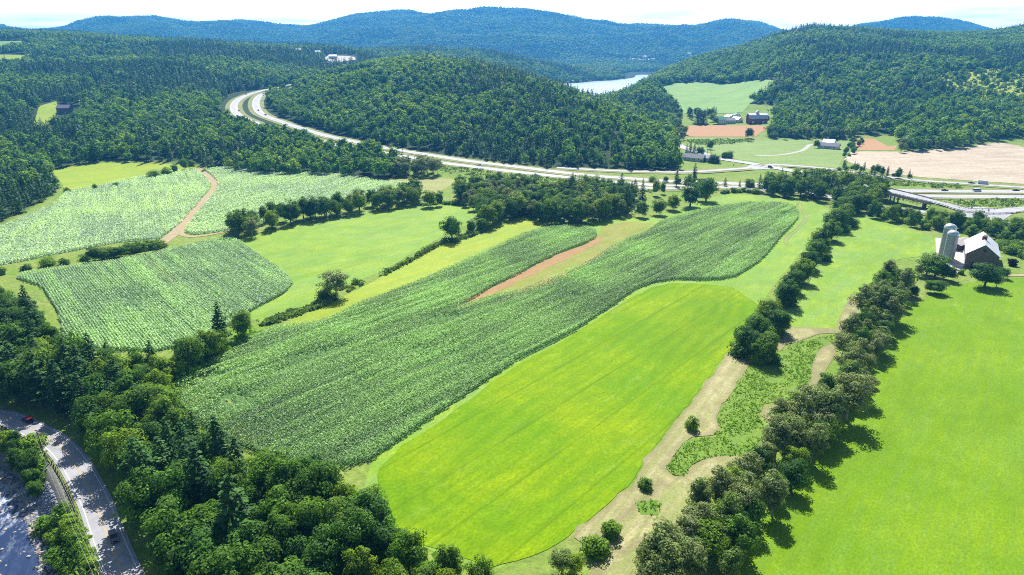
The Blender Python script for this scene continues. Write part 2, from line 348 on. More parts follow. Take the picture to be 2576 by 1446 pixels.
# ------------------------------------------------------------------ mesh helpers
def mesh_np(name, V, faces, material, attrs=None, smooth=False):
    """faces: (n,k) array or list of index tuples"""
    me = bpy.data.meshes.new(name); V = np.ascontiguousarray(V, np.float32)
    me.vertices.add(len(V)); me.vertices.foreach_set('co', V.ravel())
    if isinstance(faces, np.ndarray):
        n, k = faces.shape; me.loops.add(n * k); me.loops.foreach_set('vertex_index', faces.ravel().astype(np.int32))
        me.polygons.add(n); me.polygons.foreach_set('loop_start', np.arange(0, n * k, k, dtype=np.int32))
    else:
        tot = sum(len(f) for f in faces); me.loops.add(tot)
        me.loops.foreach_set('vertex_index', np.array([i for f in faces for i in f], np.int32)); me.polygons.add(len(faces))
        st = np.cumsum([0] + [len(f) for f in faces])[:-1]; me.polygons.foreach_set('loop_start', st.astype(np.int32))
    me.update(calc_edges=True)
    for k_, (dom, val) in (attrs or {}).items():
        a = me.attributes.new(k_, 'FLOAT', dom); a.data.foreach_set('value', np.asarray(val, np.float32))
    if material is not None: me.materials.append(material)
    me.polygons.foreach_set('use_smooth', np.full(len(me.polygons), bool(smooth)))
    me.validate(); return me
def link(name, me, parent=None):
    o = bpy.data.objects.new(name, me); COL.objects.link(o)
    if parent is not None: o.parent = parent
    return o
def tag(o, label=None, cat=None, group=None, kind=None):
    if label: o['label'] = label
    if cat: o['category'] = cat
    if group: o['group'] = group
    if kind: o['kind'] = kind
    return o
def struct(name, me): return tag(link(name, me), kind='structure')
def empty(name, loc, rz=0.0, label=None, cat=None, group=None):
    o = bpy.data.objects.new(name, None); COL.objects.link(o); o.location = loc; o.rotation_euler = (0, 0, rz); o.empty_display_size = .5
    return tag(o, label, cat, group)
def quads_mesh(name, Q, material, tone=None):
    n = len(Q); return mesh_np(name, Q.reshape(-1, 3), np.arange(n * 4).reshape(n, 4), material, {'tone': ('FACE', tone)} if tone is not None else None)
def leaf_quads(C, Nn, size, rng, aspect=.7, bend=None):
    n = len(C); Nn = Nn / (np.linalg.norm(Nn, axis=1)[:, None] + 1e-9)
    r = rng.normal(size=(n, 3)); t = np.cross(Nn, r); t /= np.linalg.norm(t, axis=1)[:, None] + 1e-9; b = np.cross(Nn, t)
    size = np.broadcast_to(np.asarray(size, float), (n,))[:, None]; t = t * size * .5; b = b * size * .5 * aspect
    return np.stack([C - t - b, C + t - b, C + t + b, C - t + b], 1)
class MB:
    """collects simple solids into one mesh"""
    def __init__(s): s.v = []; s.f = []
    def add(s, V, Fc):
        o = len(s.v); s.v += [tuple(p) for p in V]; s.f += [tuple(i + o for i in f) for f in Fc]
    def box(s, x0, x1, y0, y1, z0, z1):
        s.add([(x0,y0,z0),(x1,y0,z0),(x1,y1,z0),(x0,y1,z0),(x0,y0,z1),(x1,y0,z1),(x1,y1,z1),(x0,y1,z1)],
              [(0,3,2,1),(4,5,6,7),(0,1,5,4),(1,2,6,5),(2,3,7,6),(3,0,4,7)])
    def tube(s, pts, rad, k=6, cap=True):
        P = np.array(pts, float); R = np.broadcast_to(np.asarray(rad, float), (len(P),)); o = len(s.v)
        for i in range(len(P)):
            d = P[min(i + 1, len(P) - 1)] - P[max(i - 1, 0)]; d /= np.linalg.norm(d) + 1e-9
            a = np.cross(d, (0, 0, 1) if abs(d[2]) < .9 else (1, 0, 0)); a /= np.linalg.norm(a); b = np.cross(d, a)
            for j in range(k):
                w = 2 * pi * j / k; s.v.append(tuple(P[i] + R[i] * (cos(w) * a + sin(w) * b)))
        for i in range(len(P) - 1):
            for j in range(k):
                j2 = (j + 1) % k; s.f.append((o + i * k + j, o + i * k + j2, o + (i + 1) * k + j2, o + (i + 1) * k + j))
        if cap:
            s.f.append(tuple(o + j for j in range(k))[::-1]); s.f.append(tuple(o + (len(P) - 1) * k + j for j in range(k)))
    def lathe(s, prof, k=24, cx=0, cy=0):
        o = len(s.v)
        for r, z in prof:
            for j in range(k):
                w = 2 * pi * j / k; s.v.append((cx + r * cos(w), cy + r * sin(w), z))
        for i in range(len(prof) - 1):
            for j in range(k):
                j2 = (j + 1) % k; s.f.append((o + i * k + j, o + i * k + j2, o + (i + 1) * k + j2, o + (i + 1) * k + j))
    def prism(s, poly, y0, y1, axis='y'):
        """extrude a polygon in x,z along y (or y,z along x)"""
        n = len(poly); f = (lambda p, q: (p[0], q, p[1])) if axis == 'y' else (lambda p, q: (q, p[0], p[1]))
        V = [f(p, y0) for p in poly] + [f(p, y1) for p in poly]
        s.add(V, [tuple(range(n)), tuple(range(2 * n - 1, n - 1, -1))] + [(i, i + n, (i + 1) % n + n, (i + 1) % n) for i in range(n)])
    def build(s, name, material, parent=None, smooth=False):
        return link(name, mesh_np(name, np.array(s.v), s.f, material, smooth=smooth), parent)
def drape(name, poly, material, off=0.06, step=6.0, edgeattr=True, link_it=True, hfun=None, jag=0.0):
    """a field or pavement outline laid on the ground as a sheet"""
    P = np.array(poly, float); out = []
    for i in range(len(P)):
        a, b = P[i], P[(i + 1) % len(P)]; n = max(1, int(np.hypot(*(b - a)) / step))
        for k in range(n): out.append(a + (b - a) * k / n)
    B = np.array(out)
    if jag: B = B + (np.stack([vnoise(B[:, 0] / 3.1, B[:, 1] / 3.1, 5), vnoise(B[:, 0] / 3.1, B[:, 1] / 3.1, 9)], 1) - .5) * 2 * jag
    lo, hi = B.min(0), B.max(0)
    gx, gy = np.meshgrid(np.arange(lo[0] + step / 2, hi[0], step), np.arange(lo[1] + step / 2, hi[1], step))
    I = np.c_[gx.ravel(), gy.ravel()]; I = I[inside(I, B)]
    if len(I): d, _, _ = seg_dist(I, B, True); I = I[d > step * .45]
    A = np.vstack([B, I]) if len(I) else B; nb = len(B)
    r = geometry.delaunay_2d_cdt([Vector(p) for p in A], [(i, (i + 1) % nb) for i in range(nb)], [], 1, 1e-4)
    V2 = np.array([tuple(v) for v in r[0]]); Fc = [tuple(f) for f in r[2]]
    z = (hfun or hgrid)(V2[:, 0], V2[:, 1]) + off + 0.00006 * V2[:, 1]
    at = None
    if edgeattr: d, _, _ = seg_dist(V2, B, True); at = {'edge': ('POINT', d)}
    V = np.c_[V2, z]; up_ = []
    for f in Fc:
        a, b, c = V[f[0]], V[f[1]], V[f[2]]
        up_.append(f if (b[0]-a[0])*(c[1]-a[1])-(b[1]-a[1])*(c[0]-a[0]) > 0 else f[::-1])
    me = mesh_np(name, V, up_, material, at, smooth=True)
    return struct(name, me) if link_it else me
def ribbon(name, line, w, material, off=0.12, step=None, z=None, centre=0.0, link_it=True):
    """a strip of width w along a line (x,y[,z]); centre shifts it sideways"""
    Ln = np.array(line, float); d = np.gradient(Ln[:, :2], axis=0); d /= np.hypot(d[:, 0], d[:, 1])[:, None] + 1e-9
    n = np.c_[-d[:, 1], d[:, 0]]; m = 3
    V = []; Fc = []; us = []
    for q in range(m + 1):
        p = Ln[:, :2] + n * (centre + w * (q / m - .5)); zz = (Ln[:, 2] if Ln.shape[1] > 2 else (hgrid(p[:, 0], p[:, 1]) if z is None else np.full(len(p), z)))
        V.append(np.c_[p, zz + off]); us.append(np.full(len(p), centre + w * (q / m - .5)))
    k = len(Ln); V = np.vstack(V)
    for q in range(m):
        for i in range(k - 1): Fc.append((q * k + i, q * k + i + 1, (q + 1) * k + i + 1, (q + 1) * k + i)[::-1])
    me = mesh_np(name, V, Fc, material, {'cross': ('POINT', np.concatenate(us))})
    return struct(name, me) if link_it else me

# ------------------------------------------------------------------ ground
VALLEY = [(-700,560),(0,562),(60,532),(140,484),(152,470),(120,436),(130,425),(250,408),(480,412),(500,418),(620,434),(740,440),(850,444),(985,447),(1010,447),(1020,402),(1130,400),(1300,416),(1450,430),(1560,430),(1690,436),(1712,428),(1700,400),(1690,350),(1690,300),(1715,291),(1740,292),(1820,284),(1945,300),(1940,345),(2140,352),(2150,345),(2240,352),(2290,380),(2400,372),(2500,356),(2600,348),(3600,340)]
VAL = [G(x, y, 1.0) for x, y in VALLEY] + [(3000, 400), (3000, -2000), (-3000, -2000), (-3000, 300)]
Pall = np.c_[(SS * YY).ravel(), YY.ravel()]
vin = inside(Pall, VAL)
dv, _, _ = seg_dist(Pall, VAL[:len(VALLEY)])
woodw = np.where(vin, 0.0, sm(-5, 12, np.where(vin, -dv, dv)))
def fan_mesh():
    V = np.c_[Pall, HT.ravel()]
    idx = np.arange(NS * NY).reshape(NS, NY)
    q = np.stack([idx[:-1, :-1], idx[1:, :-1], idx[1:, 1:], idx[:-1, 1:]], -1).reshape(-1, 4)
    n0 = len(V); ex = []; fx = []
    L0 = idx[0]; R0 = idx[-1]
    a = V[L0].copy(); a[:, 0] = -40000; b = V[R0].copy(); b[:, 0] = 40000
    ia = n0 + np.arange(NY); ib = ia + NY
    fx += [np.stack([ia[:-1], L0[:-1], L0[1:], ia[1:]], 1), np.stack([R0[:-1], ib[:-1], ib[1:], R0[1:]], 1)]
    c = V[idx[:, 0]].copy(); c[:, 1] = -6000; ic = n0 + 2 * NY + np.arange(NS)
    fx += [np.stack([ic[:-1], ic[1:], idx[1:, 0], idx[:-1, 0]], 1)]
    e = np.array([[-40000, -6000, 0], [40000, -6000, 0]]); ie = n0 + 2 * NY + NS
    fx += [np.array([[ie, ic[0], idx[0, 0], ia[0]], [ic[-1], ie + 1, ib[0], idx[-1, 0]]])]
    V = np.vstack([V, a, b, c, e]); Fq = np.vstack([q] + fx)
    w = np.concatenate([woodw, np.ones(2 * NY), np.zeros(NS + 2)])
    bk = np.concatenate([np.where((d1 > 4.5), 1.0, 0.0) * (dd < 499), np.zeros(2 * NY + NS + 2)])
    return mesh_np('ground', V, Fq, M_GROUND, {'wood': ('POINT', w), 'bank': ('POINT', bk)}, smooth=True)
m, nt_ = mat('rough grass and woodland floor'); iso = wpos(nt_)
c = mixc(nt_, mrange(nt_, noise(nt_, iso, .045, 6, .65), .36, .64), (.19, .33, .04), (.32, .38, .09))
c = mixc(nt_, mrange(nt_, noise(nt_, wpos(nt_, .2, .15, 1), .12, 5, .7), .5, .7, 0, .6), c, (.33, .33, .13))
c = mixc(nt_, mrange(nt_, noise(nt_, iso, .5, 5, .7), .35, .65, .6, 0), c, (.06, .12, .02))
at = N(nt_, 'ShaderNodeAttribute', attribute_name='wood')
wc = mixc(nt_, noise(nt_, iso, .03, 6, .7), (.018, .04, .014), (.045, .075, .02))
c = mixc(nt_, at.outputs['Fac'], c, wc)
at2 = N(nt_, 'ShaderNodeAttribute', attribute_name='bank')
c = mixc(nt_, at2.outputs['Fac'], c, mixc(nt_, noise(nt_, iso, .9, 5, .7), (.10, .11, .085), (.28, .27, .24)))
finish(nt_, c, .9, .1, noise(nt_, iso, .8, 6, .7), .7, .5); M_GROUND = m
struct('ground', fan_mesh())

# ------------------------------------------------------------------ fields (outlines read on the ground)
ax0, ax1 = np.array(G(760, 1165)), np.array(G(1560, 760)); AX = math.atan2(*(ax1 - ax0)[::-1])
bx0, bx1 = np.array(G(1830, 1446)), np.array(G(2230, 830)); BX = math.atan2(*(bx1 - bx0)[::-1])
CORN_MAIN = [(425,975),(438,1008),(500,1062),(560,1100),(640,1136),(730,1160),(820,1172),(880,1172),(935,1158),(1010,1105),(1100,1042),(1200,975),(1300,907),(1400,858),(1450,830),(1510,790),(1560,757),(1600,728),(1640,713),(1700,704),(1760,706),(1810,704),(1850,696),(1890,674),(1920,650),(1945,620),(1965,595),(1990,570),(2008,548),(2008,532),(1995,520),(1960,512),(1880,512),(1800,522),(1720,542),(1660,562),(1625,585),(1580,602),(1540,622),(1480,660),(1400,697),(1310,733),(1250,745),(1200,762),(1155,772),(1190,752),(1240,720),(1290,698),(1350,664),(1400,640),(1460,618),(1495,602),(1502,590),(1490,578),(1460,571),(1420,570),(1350,580),(1280,608),(1180,655),(1090,694),(1000,730),(900,770),(820,806),(760,820),(700,826),(660,840),(600,870),(520,918),(460,955)]
CORN_WEST = [(40,700),(60,690),(150,676),(300,657),(400,637),(500,612),(560,600),(590,602),(630,630),(680,662),(720,692),(737,712),(720,735),(690,752),(640,778),(600,802),(560,830),(480,870),(380,885),(250,880),(160,850),(150,800),(130,760),(100,720)]
CORN_NW = [(-200,600),(0,572),(60,550),(140,512),(165,484),(250,470),(300,457),(380,441),(490,426),(512,440),(528,460),(526,476),(500,512),(455,562),(402,602),(300,610),(200,628),(100,648),(0,668),(-200,700)]
CORN_NE = [(512,427),(560,422),(605,424),(640,434),(700,438),(780,438),(850,441),(920,449),(970,458),(1030,463),(1041,472),(1030,482),(1000,492),(950,497),(880,505),(780,528),(700,545),(620,572),(570,582),(490,590),(466,584),(478,560),(520,512),(548,474),(547,456),(530,438)]
LIME = [(950,1180),(949,1240),(960,1305),(990,1345),(1060,1368),(1140,1395),(1230,1430),(1300,1412),(1370,1385),(1430,1348),(1455,1330),(1500,1292),(1540,1258),(1590,1205),(1620,1152),(1665,1098),(1700,1056),(1750,990),(1795,928),(1835,885),(1848,858),(1885,830),(1905,790),(1905,765),(1880,748),(1840,722),(1760,714),(1690,712),(1640,722),(1580,752),(1500,804),(1400,866),(1340,896),(1250,952),(1160,1022),(1080,1078),(1010,1122)]
LIME_EAST = [(1815,1460),(1860,1385),(1925,1295),(1985,1215),(2060,1130),(2120,1060),(2160,985),(2215,880),(2250,815),(2300,765),(2350,735),(2430,712),(2500,702),(2620,696),(3400,690),(3600,1460)]
MID_MEADOW = [(600,604),(660,585),(740,562),(830,545),(920,530),(1050,518),(1150,516),(1195,522),(1203,540),(1190,560),(1120,590),(1060,625),(960,684),(890,712),(830,742),(800,760),(720,788),(660,808),(622,802),(610,795),(660,770),(715,742),(742,714),(725,692),(680,658),(630,626)]
STRIP = [(700,822),(740,802),(800,775),(900,728),(960,696),(1060,638),(1130,602),(1210,575),(1300,548),(1360,556),(1420,566),(1350,577),(1280,604),(1180,651),(1090,690),(1000,726),(900,766),(820,802),(760,817)]
NW_MEADOW = [(118,432),(180,418),(250,410),(420,412),(480,414),(495,422),(380,437),(250,467),(165,479),(150,455)]
EAST_STRIP = [(2170,545),(2230,560),(2300,580),(2372,602),(2352,640),(2260,652),(2200,690),(2170,760),(2130,815),(2095,835),(1992,828),(1975,790),(2010,740),(2055,680),(2090,625),(2130,575)]
MARGIN = [(2010,505),(2060,512),(2092,530),(2100,560),(2060,600),(2010,640),(1970,690),(1930,740),(1900,800),(1880,838),(1848,858),(1835,885),(1700,1056),(1540,1258),(1455,1330),(1300,1412),(1180,1420),(960,1340),(925,1290),(918,1215),(940,1150),(1300,890),(1560,740),(1640,700),(1860,680),(2000,560)]
HAY = [(1657,218),(1700,209),(1760,207),(1850,209),(1945,203),(1952,212),(1915,238),(1885,262),(1868,282),(1800,285),(1715,286),(1690,262),(1668,245)]
GRASS_A = grass_mat('bright hay meadow', (.17, .36, .001), (.34, .46, .001), (.12, .30, .002), AX, .5, 30, 7.5, 1.6, .4, (.34, .44, .14), .4, .05)
GRASS_B = grass_mat('lime hay meadow', (.19, .37, .008), (.27, .43, .012), (.19, .36, .05), BX, .55, 22, 0, 1.8, .5, (.36, .46, .16), .35, .05)
GRASS_C = grass_mat('mown green meadow', (.22, .42, .02), (.38, .52, .015), (.26, .43, .13), AX, .75, 18, 0, 1.4, .4, (.30, .40, .20), .7)
GRASS_D = grass_mat('yellow green stubble meadow', (.34, .48, .02), (.46, .53, .02), (.30, .45, .07), AX, .8, 26, 0, 1.3, .4, (.42, .45, .2), .4)
GRASS_E = grass_mat('pale distant hay field', (.19, .40, .06), (.27, .45, .06), (.28, .43, .13), .1, .7, 40, 0, .4, .3)
STRAW = grass_mat('mown straw', (.46, .42, .20), (.60, .56, .29), (.36, .40, .12), math.atan2(*(np.array(G(1850, 900)) - np.array(G(1560, 1280)))[::-1]), 1.0, 7, 2.4, 1.6, .9, (.72, .68, .48), .8)
TAN = grass_mat('cut grain stubble', (.56, .44, .31), (.62, .51, .37), (.78, .69, .55), .06, .9, 60, 0, .5, .2)
def soil_mat(name, c1, c2, ang=AX):
    m, nt = mat(name); v = wpos(nt, ang, .2, 1); n = noise(nt, v, .5, 6, .7)
    c = mixc(nt, mrange(nt, n, .35, .65), c1, c2); c = mixc(nt, mrange(nt, noise(nt, wpos(nt), 1.5, 5, .7), .4, .7, .5, 0), c, tuple(q * .55 for q in c1))
    finish(nt, c, .95, .1, n, .5, .2); return m
SOIL = soil_mat('bare tilled soil', (.24, .17, .09), (.36, .24, .14))
SOIL_RED = soil_mat('reddish bare soil', (.40, .24, .12), (.46, .32, .15))
SOIL_ORANGE = soil_mat('light brown tilled field', (.50, .29, .15), (.56, .34, .19), .1)
CORN_FLOOR = soil_mat('green crop floor with painted shade', (.09, .20, .06), (.14, .25, .08))  # darkened green: shade between the corn rows put into the colour
drape('ground_meadow', TP(MARGIN), GRASS_C, .03, 5)
drape('field', TP(LIME), GRASS_A, .10, 3.0, jag=.5)
drape('field', TP(LIME_EAST), GRASS_B, .06, 5)
drape('field', TP(MID_MEADOW), GRASS_C, .06, 5, jag=.8)
drape('field', TP(STRIP), GRASS_D, .06, 5, jag=.6)
drape('field', TP(NW_MEADOW), GRASS_D, .08, 8)
drape('field', TP(EAST_STRIP), GRASS_C, .06, 5)
drape('field', TP(HAY), GRASS_E, .25, 12)
# open grass north of the long crop, and the pale meadow by the highway
drape('field', TP([(1200,560),(1330,545),(1500,550),(1640,548),(1780,500),(1830,486),(1960,497),(2010,505),(2000,520),(1880,512),(1720,541),(1620,585),(1500,600),(1440,568),(1330,582)]), GRASS_C, .045, 6, jag=.8)
drape('field', TP([(1500,592),(1520,566),(1580,558),(1640,562),(1610,590),(1540,618),(1480,656),(1400,693),(1310,728),(1250,740),(1190,760),(1250,728),(1330,690),(1400,655),(1460,622)]), grass_mat('weedy yellow strip', (.27,.33,.03), (.36,.33,.09), (.36,.42,.05), AX, .6, 14, 0, 1.2, .6), .07, 4, jag=.7)
drape('field', TP([(930,442),(1000,450),(1110,448),(1145,452),(1128,470),(1060,505),(1030,500),(1045,474),(1030,461),(960,456)]), grass_mat('pale yellow meadow', (.36,.38,.10), (.42,.42,.15), (.30,.38,.10), .1, .6, 20, 0, .8, .3), .05, 6, jag=.6)
drape('field', TP([(1150,768),(1200,742),(1290,696),(1400,640),(1470,616),(1497,600),(1512,596),(1505,612),(1440,645),(1340,690),(1240,740),(1165,776)]), SOIL_RED, .09, 4, jag=.9)
drape('field', TP([(1250,752),(1310,730),(1380,702),(1440,675),(1500,640),(1560,610),(1575,608),(1500,655),(1420,700),(1330,738),(1270,756)]), SOIL_RED, .10, 4, jag=.9)
BROWN1 = [(1714,318),(1728,316),(1800,315),(1918,316),(1935,322),(1915,332),(1900,344),(1800,344),(1726,343)]
drape('field', TP(BROWN1), SOIL_ORANGE, .12, 10)
drape('field', TP([(2160,347),(2200,350),(2232,368),(2256,366),(2250,378),(2180,378),(2145,378),(2148,362)]), SOIL_ORANGE, .12, 8)
TANF = [(2142,382),(2180,381),(2275,382),(2300,380),(2400,374),(2480,362),(2515,359),(2560,366),(2600,380),(3300,400),(3300,470),(2575,463),(2450,455),(2330,447),(2230,437),(2180,424),(2140,410),(2122,402),(2132,392)]
drape('field', TP(TANF), TAN, .12, 12)
# the light green pasture round the farms
drape('field', TP([(1700,346),(1800,347),(1900,348),(2140,352),(2145,385),(2118,402),(2105,425),(2060,421),(1960,413),(1925,412),(1860,402),(1790,385),(1712,362)]), grass_mat('pasture', (.22,.36,.06), (.28,.40,.08), (.34,.42,.15), .08, .7, 30, 0, .6, .3), .05, 10)
# straw path between the bright meadow and the weeds
PATH1 = [(1845,872),(1870,882),(1896,893),(1880,925),(1850,975),(1815,1018),(1798,1052),(1806,1078),(1790,1095),(1740,1102),(1715,1118),(1690,1150),(1672,1180),(1692,1196),(1725,1200),(1740,1170),(1780,1155),(1850,1135),(1868,1150),(1820,1190),(1760,1260),(1735,1330),(1700,1390),(1640,1400),(1600,1446),(1480,1460),(1495,1400),(1460,1375),(1438,1352),(1458,1332),(1502,1294),(1543,1260),(1593,1207),(1623,1154),(1668,1100),(1703,1058),(1753,992),(1798,930),(1830,895)]
drape('path', TP(PATH1), STRAW, .115, 3, jag=.9)
drape('ground_mown', TP([(1664,1235),(1722,1208),(1736,1290),(1700,1375),(1620,1440),(1590,1480),(1500,1480),(1545,1420),(1625,1372),(1650,1330)]), grass_mat('mown greenish hay', (.38,.42,.13), (.48,.47,.22), (.34,.42,.12), BX, .8, 10, 0, 1.8, .7, (.58,.55,.36), .6), .135, 3, jag=1.0)
drape('path', TP([(1985,822),(2096,826),(2098,838),(2060,840),(2010,858),(1975,868),(1930,925),(1950,890),(1960,860)]), STRAW, .10, 4)
drape('path', TP([(2100,860),(2104,890),(2080,925),(2062,960),(2040,1010),(2020,1040),(1975,1100),(1950,1090),(1940,1060),(1912,1045),(1920,1022),(1990,1012),(2040,960),(2042,900),(2070,872)]), STRAW, .10, 4)
drape('path', TP([(2140,740),(2165,760),(2160,800),(2120,850),(2098,838),(2110,800)]), STRAW, .11, 4)
HWY_PALE = soil_mat('pale gravel lane', (.50,.48,.44), (.60,.58,.54), .2)
DIRT = soil_mat('dusty farm track', (.42,.33,.20), (.54,.44,.29), .9)
ribbon('path', smooth_line(TP([(495,424),(520,440),(540,458),(540,476),(512,508),(480,542),(455,572),(430,594),(405,612)])), 6.5, DIRT, .14)
ribbon('path', smooth_line(TP([(452,572),(462,592),(500,594),(560,584),(620,572)])), 3.2, DIRT, .15)
ribbon('path', smooth_line(TP([(380,655),(388,662),(400,680),(425,694),(450,706)])), 4.0, SOIL, .14)
ribbon('path', smooth_line(TP([(1900,392),(1960,390),(2010,381),(2028,372),(2038,364),(2075,362)])), 4.5, HWY_PALE, .16)
ribbon('path', smooth_line(TP([(2490,692),(2530,693),(2620,692)])), 3, DIRT, .16)
for q in (-.9, .9):
    ribbon('path', smooth_line(TP([(2007,508),(2018,528),(2028,545),(2018,562),(2000,580),(1985,590),(1975,608),(1985,618)])), .55, STRAW, .15, centre=q)
drape('path', TP([(1690,328),(1712,317),(1722,318),(1728,345),(1712,346),(1695,338)]), DIRT, .13, 6)
drape('ground_yard', TP([(2352,598),(2372,600),(2425,600),(2425,660),(2418,690),(2395,690),(2355,668)]), soil_mat('concrete farmyard', (.55,.52,.46), (.66,.63,.58), 0), .09, 3)
# bare patches where the crop failed
PATCH = [[(625,600),(648,606),(630,612),(610,608)],[(3,612),(18,606),(22,616),(6,625)],[(690,528),(740,518),(748,526),(700,536)],
 [(740,900),(800,880),(880,868),(870,880),(800,905),(750,925)],[(690,935),(740,915),(735,930),(700,950)],[(540,995),(600,985),(640,1010),(605,1030),(560,1020)],[(1420,742),(1450,745),(1452,752),(1425,752)],[(1955,540),(1980,535),(1985,545),(1965,555),(1950,552)],[(1080,800),(1150,790),(1160,798),(1100,815)],[(500,950),(560,935),(545,955),(505,965)]]
PATCHW = [[G(x, y) for x, y in p] for p in PATCH]

# ------------------------------------------------------------------ roads and water
def road_mat(name, c, dirt=(.4, .38, .33)):
    m, nt = mat(name); iso = wpos(nt); at = N(nt, 'ShaderNodeAttribute', attribute_name='cross')
    c1 = mixc(nt, mrange(nt, noise(nt, iso, .15, 6, .7), .35, .65), tuple(q * .82 for q in c), tuple(q * 1.12 for q in c))
    pg = N(nt, 'ShaderNodeMath', operation='PINGPONG'); L(nt, at.outputs['Fac'], pg.inputs[0]); pg.inputs[1].default_value = .9
    c1 = mixc(nt, mrange(nt, pg.outputs[0], 0, .9, .18, 0), c1, tuple(q * .7 for q in c))
    cr2 = N(nt, 'ShaderNodeTexVoronoi', feature='DISTANCE_TO_EDGE'); cr2.inputs['Scale'].default_value = .09; L(nt, iso, cr2.inputs['Vector'])
    c1 = mixc(nt, mrange(nt, cr2.outputs['Distance'], 0, .012, .5, 0), c1, tuple(q * .4 for q in c))
    finish(nt, c1, .75, .3, noise(nt, iso, 6, 4, .7), .15, .02); return m
ASPH = road_mat('sun bleached asphalt', (.36, .36, .385)); HWYM = road_mat('pale highway concrete', (.42, .42, .44))
WHITE = plain('white road paint', (.8, .8, .8), .6, .3, .12, 3); YELLOW = plain('yellow road paint', (.62, .42, .10), .6, .3, .25, 3)
VERGE = grass_mat('dry road verge', (.25, .29, .07), (.35, .34, .12), (.30, .33, .10), .1, .5, 12, 0, 1.0, .5)
RRl = np.c_[RIVER_ROAD, np.full(len(RIVER_ROAD), ROAD_Z)]
sideq = tst
ribbon('road', RRl, 7.2, ASPH, .12)
for q, w, mt in ((-2.75, .14, WHITE), (2.75, .18, WHITE), (-.13, .10, YELLOW), (.13, .10, YELLOW)):
    ribbon('road_marking', RRl, w, mt, .126, centre=q * sideq)
for k, w in (('o', 10.0), ('i', 10.0), ('ra', 7.0), ('rb', 7.0), ('co', 7.4)):
    ribbon('road_verge', LINES[k], w + 11, VERGE, -.02)
    ribbon('road', LINES[k], w, HWYM, .12 if k in 'oi' else .125 + .004 * len(k))
    if k in 'oi':
        for q in (-w / 2 + 1.3, w / 2 - 2.4): ribbon('road_marking', LINES[k], .3, WHITE, .14, centre=q)
ov_a = ov[:b0 + 1]; ov_b = ov[b1:]
for seg in (ov_a, ov_b): ribbon('road', seg, 11.0, HWYM, .15)
ribbon('road', LINES['si'], 10.0, HWYM, .145)
drape('road', TP([(2405,520),(2450,520),(2500,524),(2545,540),(2520,556),(2470,552),(2425,546)]), HWYM, .16, 4)
drape('road', TP([(1868,425),(1895,410),(1935,418),(1965,417),(1955,424),(1925,426)]), HWYM, .16, 5)
# water
m, nt_ = mat('river water'); iso = wpos(nt_)
rp = wpos(nt_, 1.9, .5, 1.0)
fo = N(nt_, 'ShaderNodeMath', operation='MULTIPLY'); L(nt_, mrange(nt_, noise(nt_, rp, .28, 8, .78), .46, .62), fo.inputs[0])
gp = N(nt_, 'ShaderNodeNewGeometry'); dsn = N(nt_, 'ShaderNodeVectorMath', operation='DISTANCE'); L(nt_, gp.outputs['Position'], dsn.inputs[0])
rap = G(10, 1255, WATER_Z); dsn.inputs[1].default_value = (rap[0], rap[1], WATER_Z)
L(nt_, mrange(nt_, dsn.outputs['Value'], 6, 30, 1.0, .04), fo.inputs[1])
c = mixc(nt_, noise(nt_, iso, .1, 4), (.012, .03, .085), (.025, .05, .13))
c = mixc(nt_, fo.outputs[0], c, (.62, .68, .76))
finish(nt_, c, .45, .12, noise(nt_, rp, 1.0, 5, .6), .3, .3); M_RIVER = m
wl = seg_offset = np.c_[RIVER_ROAD]
ribbon('river', RIVER_ROAD[2:-1], 104, M_RIVER, 0, z=WATER_Z, centre=sideq * (9.5 + 52))
m, nt_ = mat('lake water with painted sky'); finish(nt_, (.50, .60, .76), .25, .5, noise(nt_, wpos(nt_, 0, .3, 1), .25, 5, .7), .25, .4); M_LAKE = m  # pale blue base carries the sky's reflection as colour
Vq = [(s * y, y, -1.0) for y in (1500, 3000) for s in (s_of(1330), s_of(1720))]
struct('lake', mesh_np('lake', np.array(Vq), [(0, 1, 3, 2)], M_LAKE))

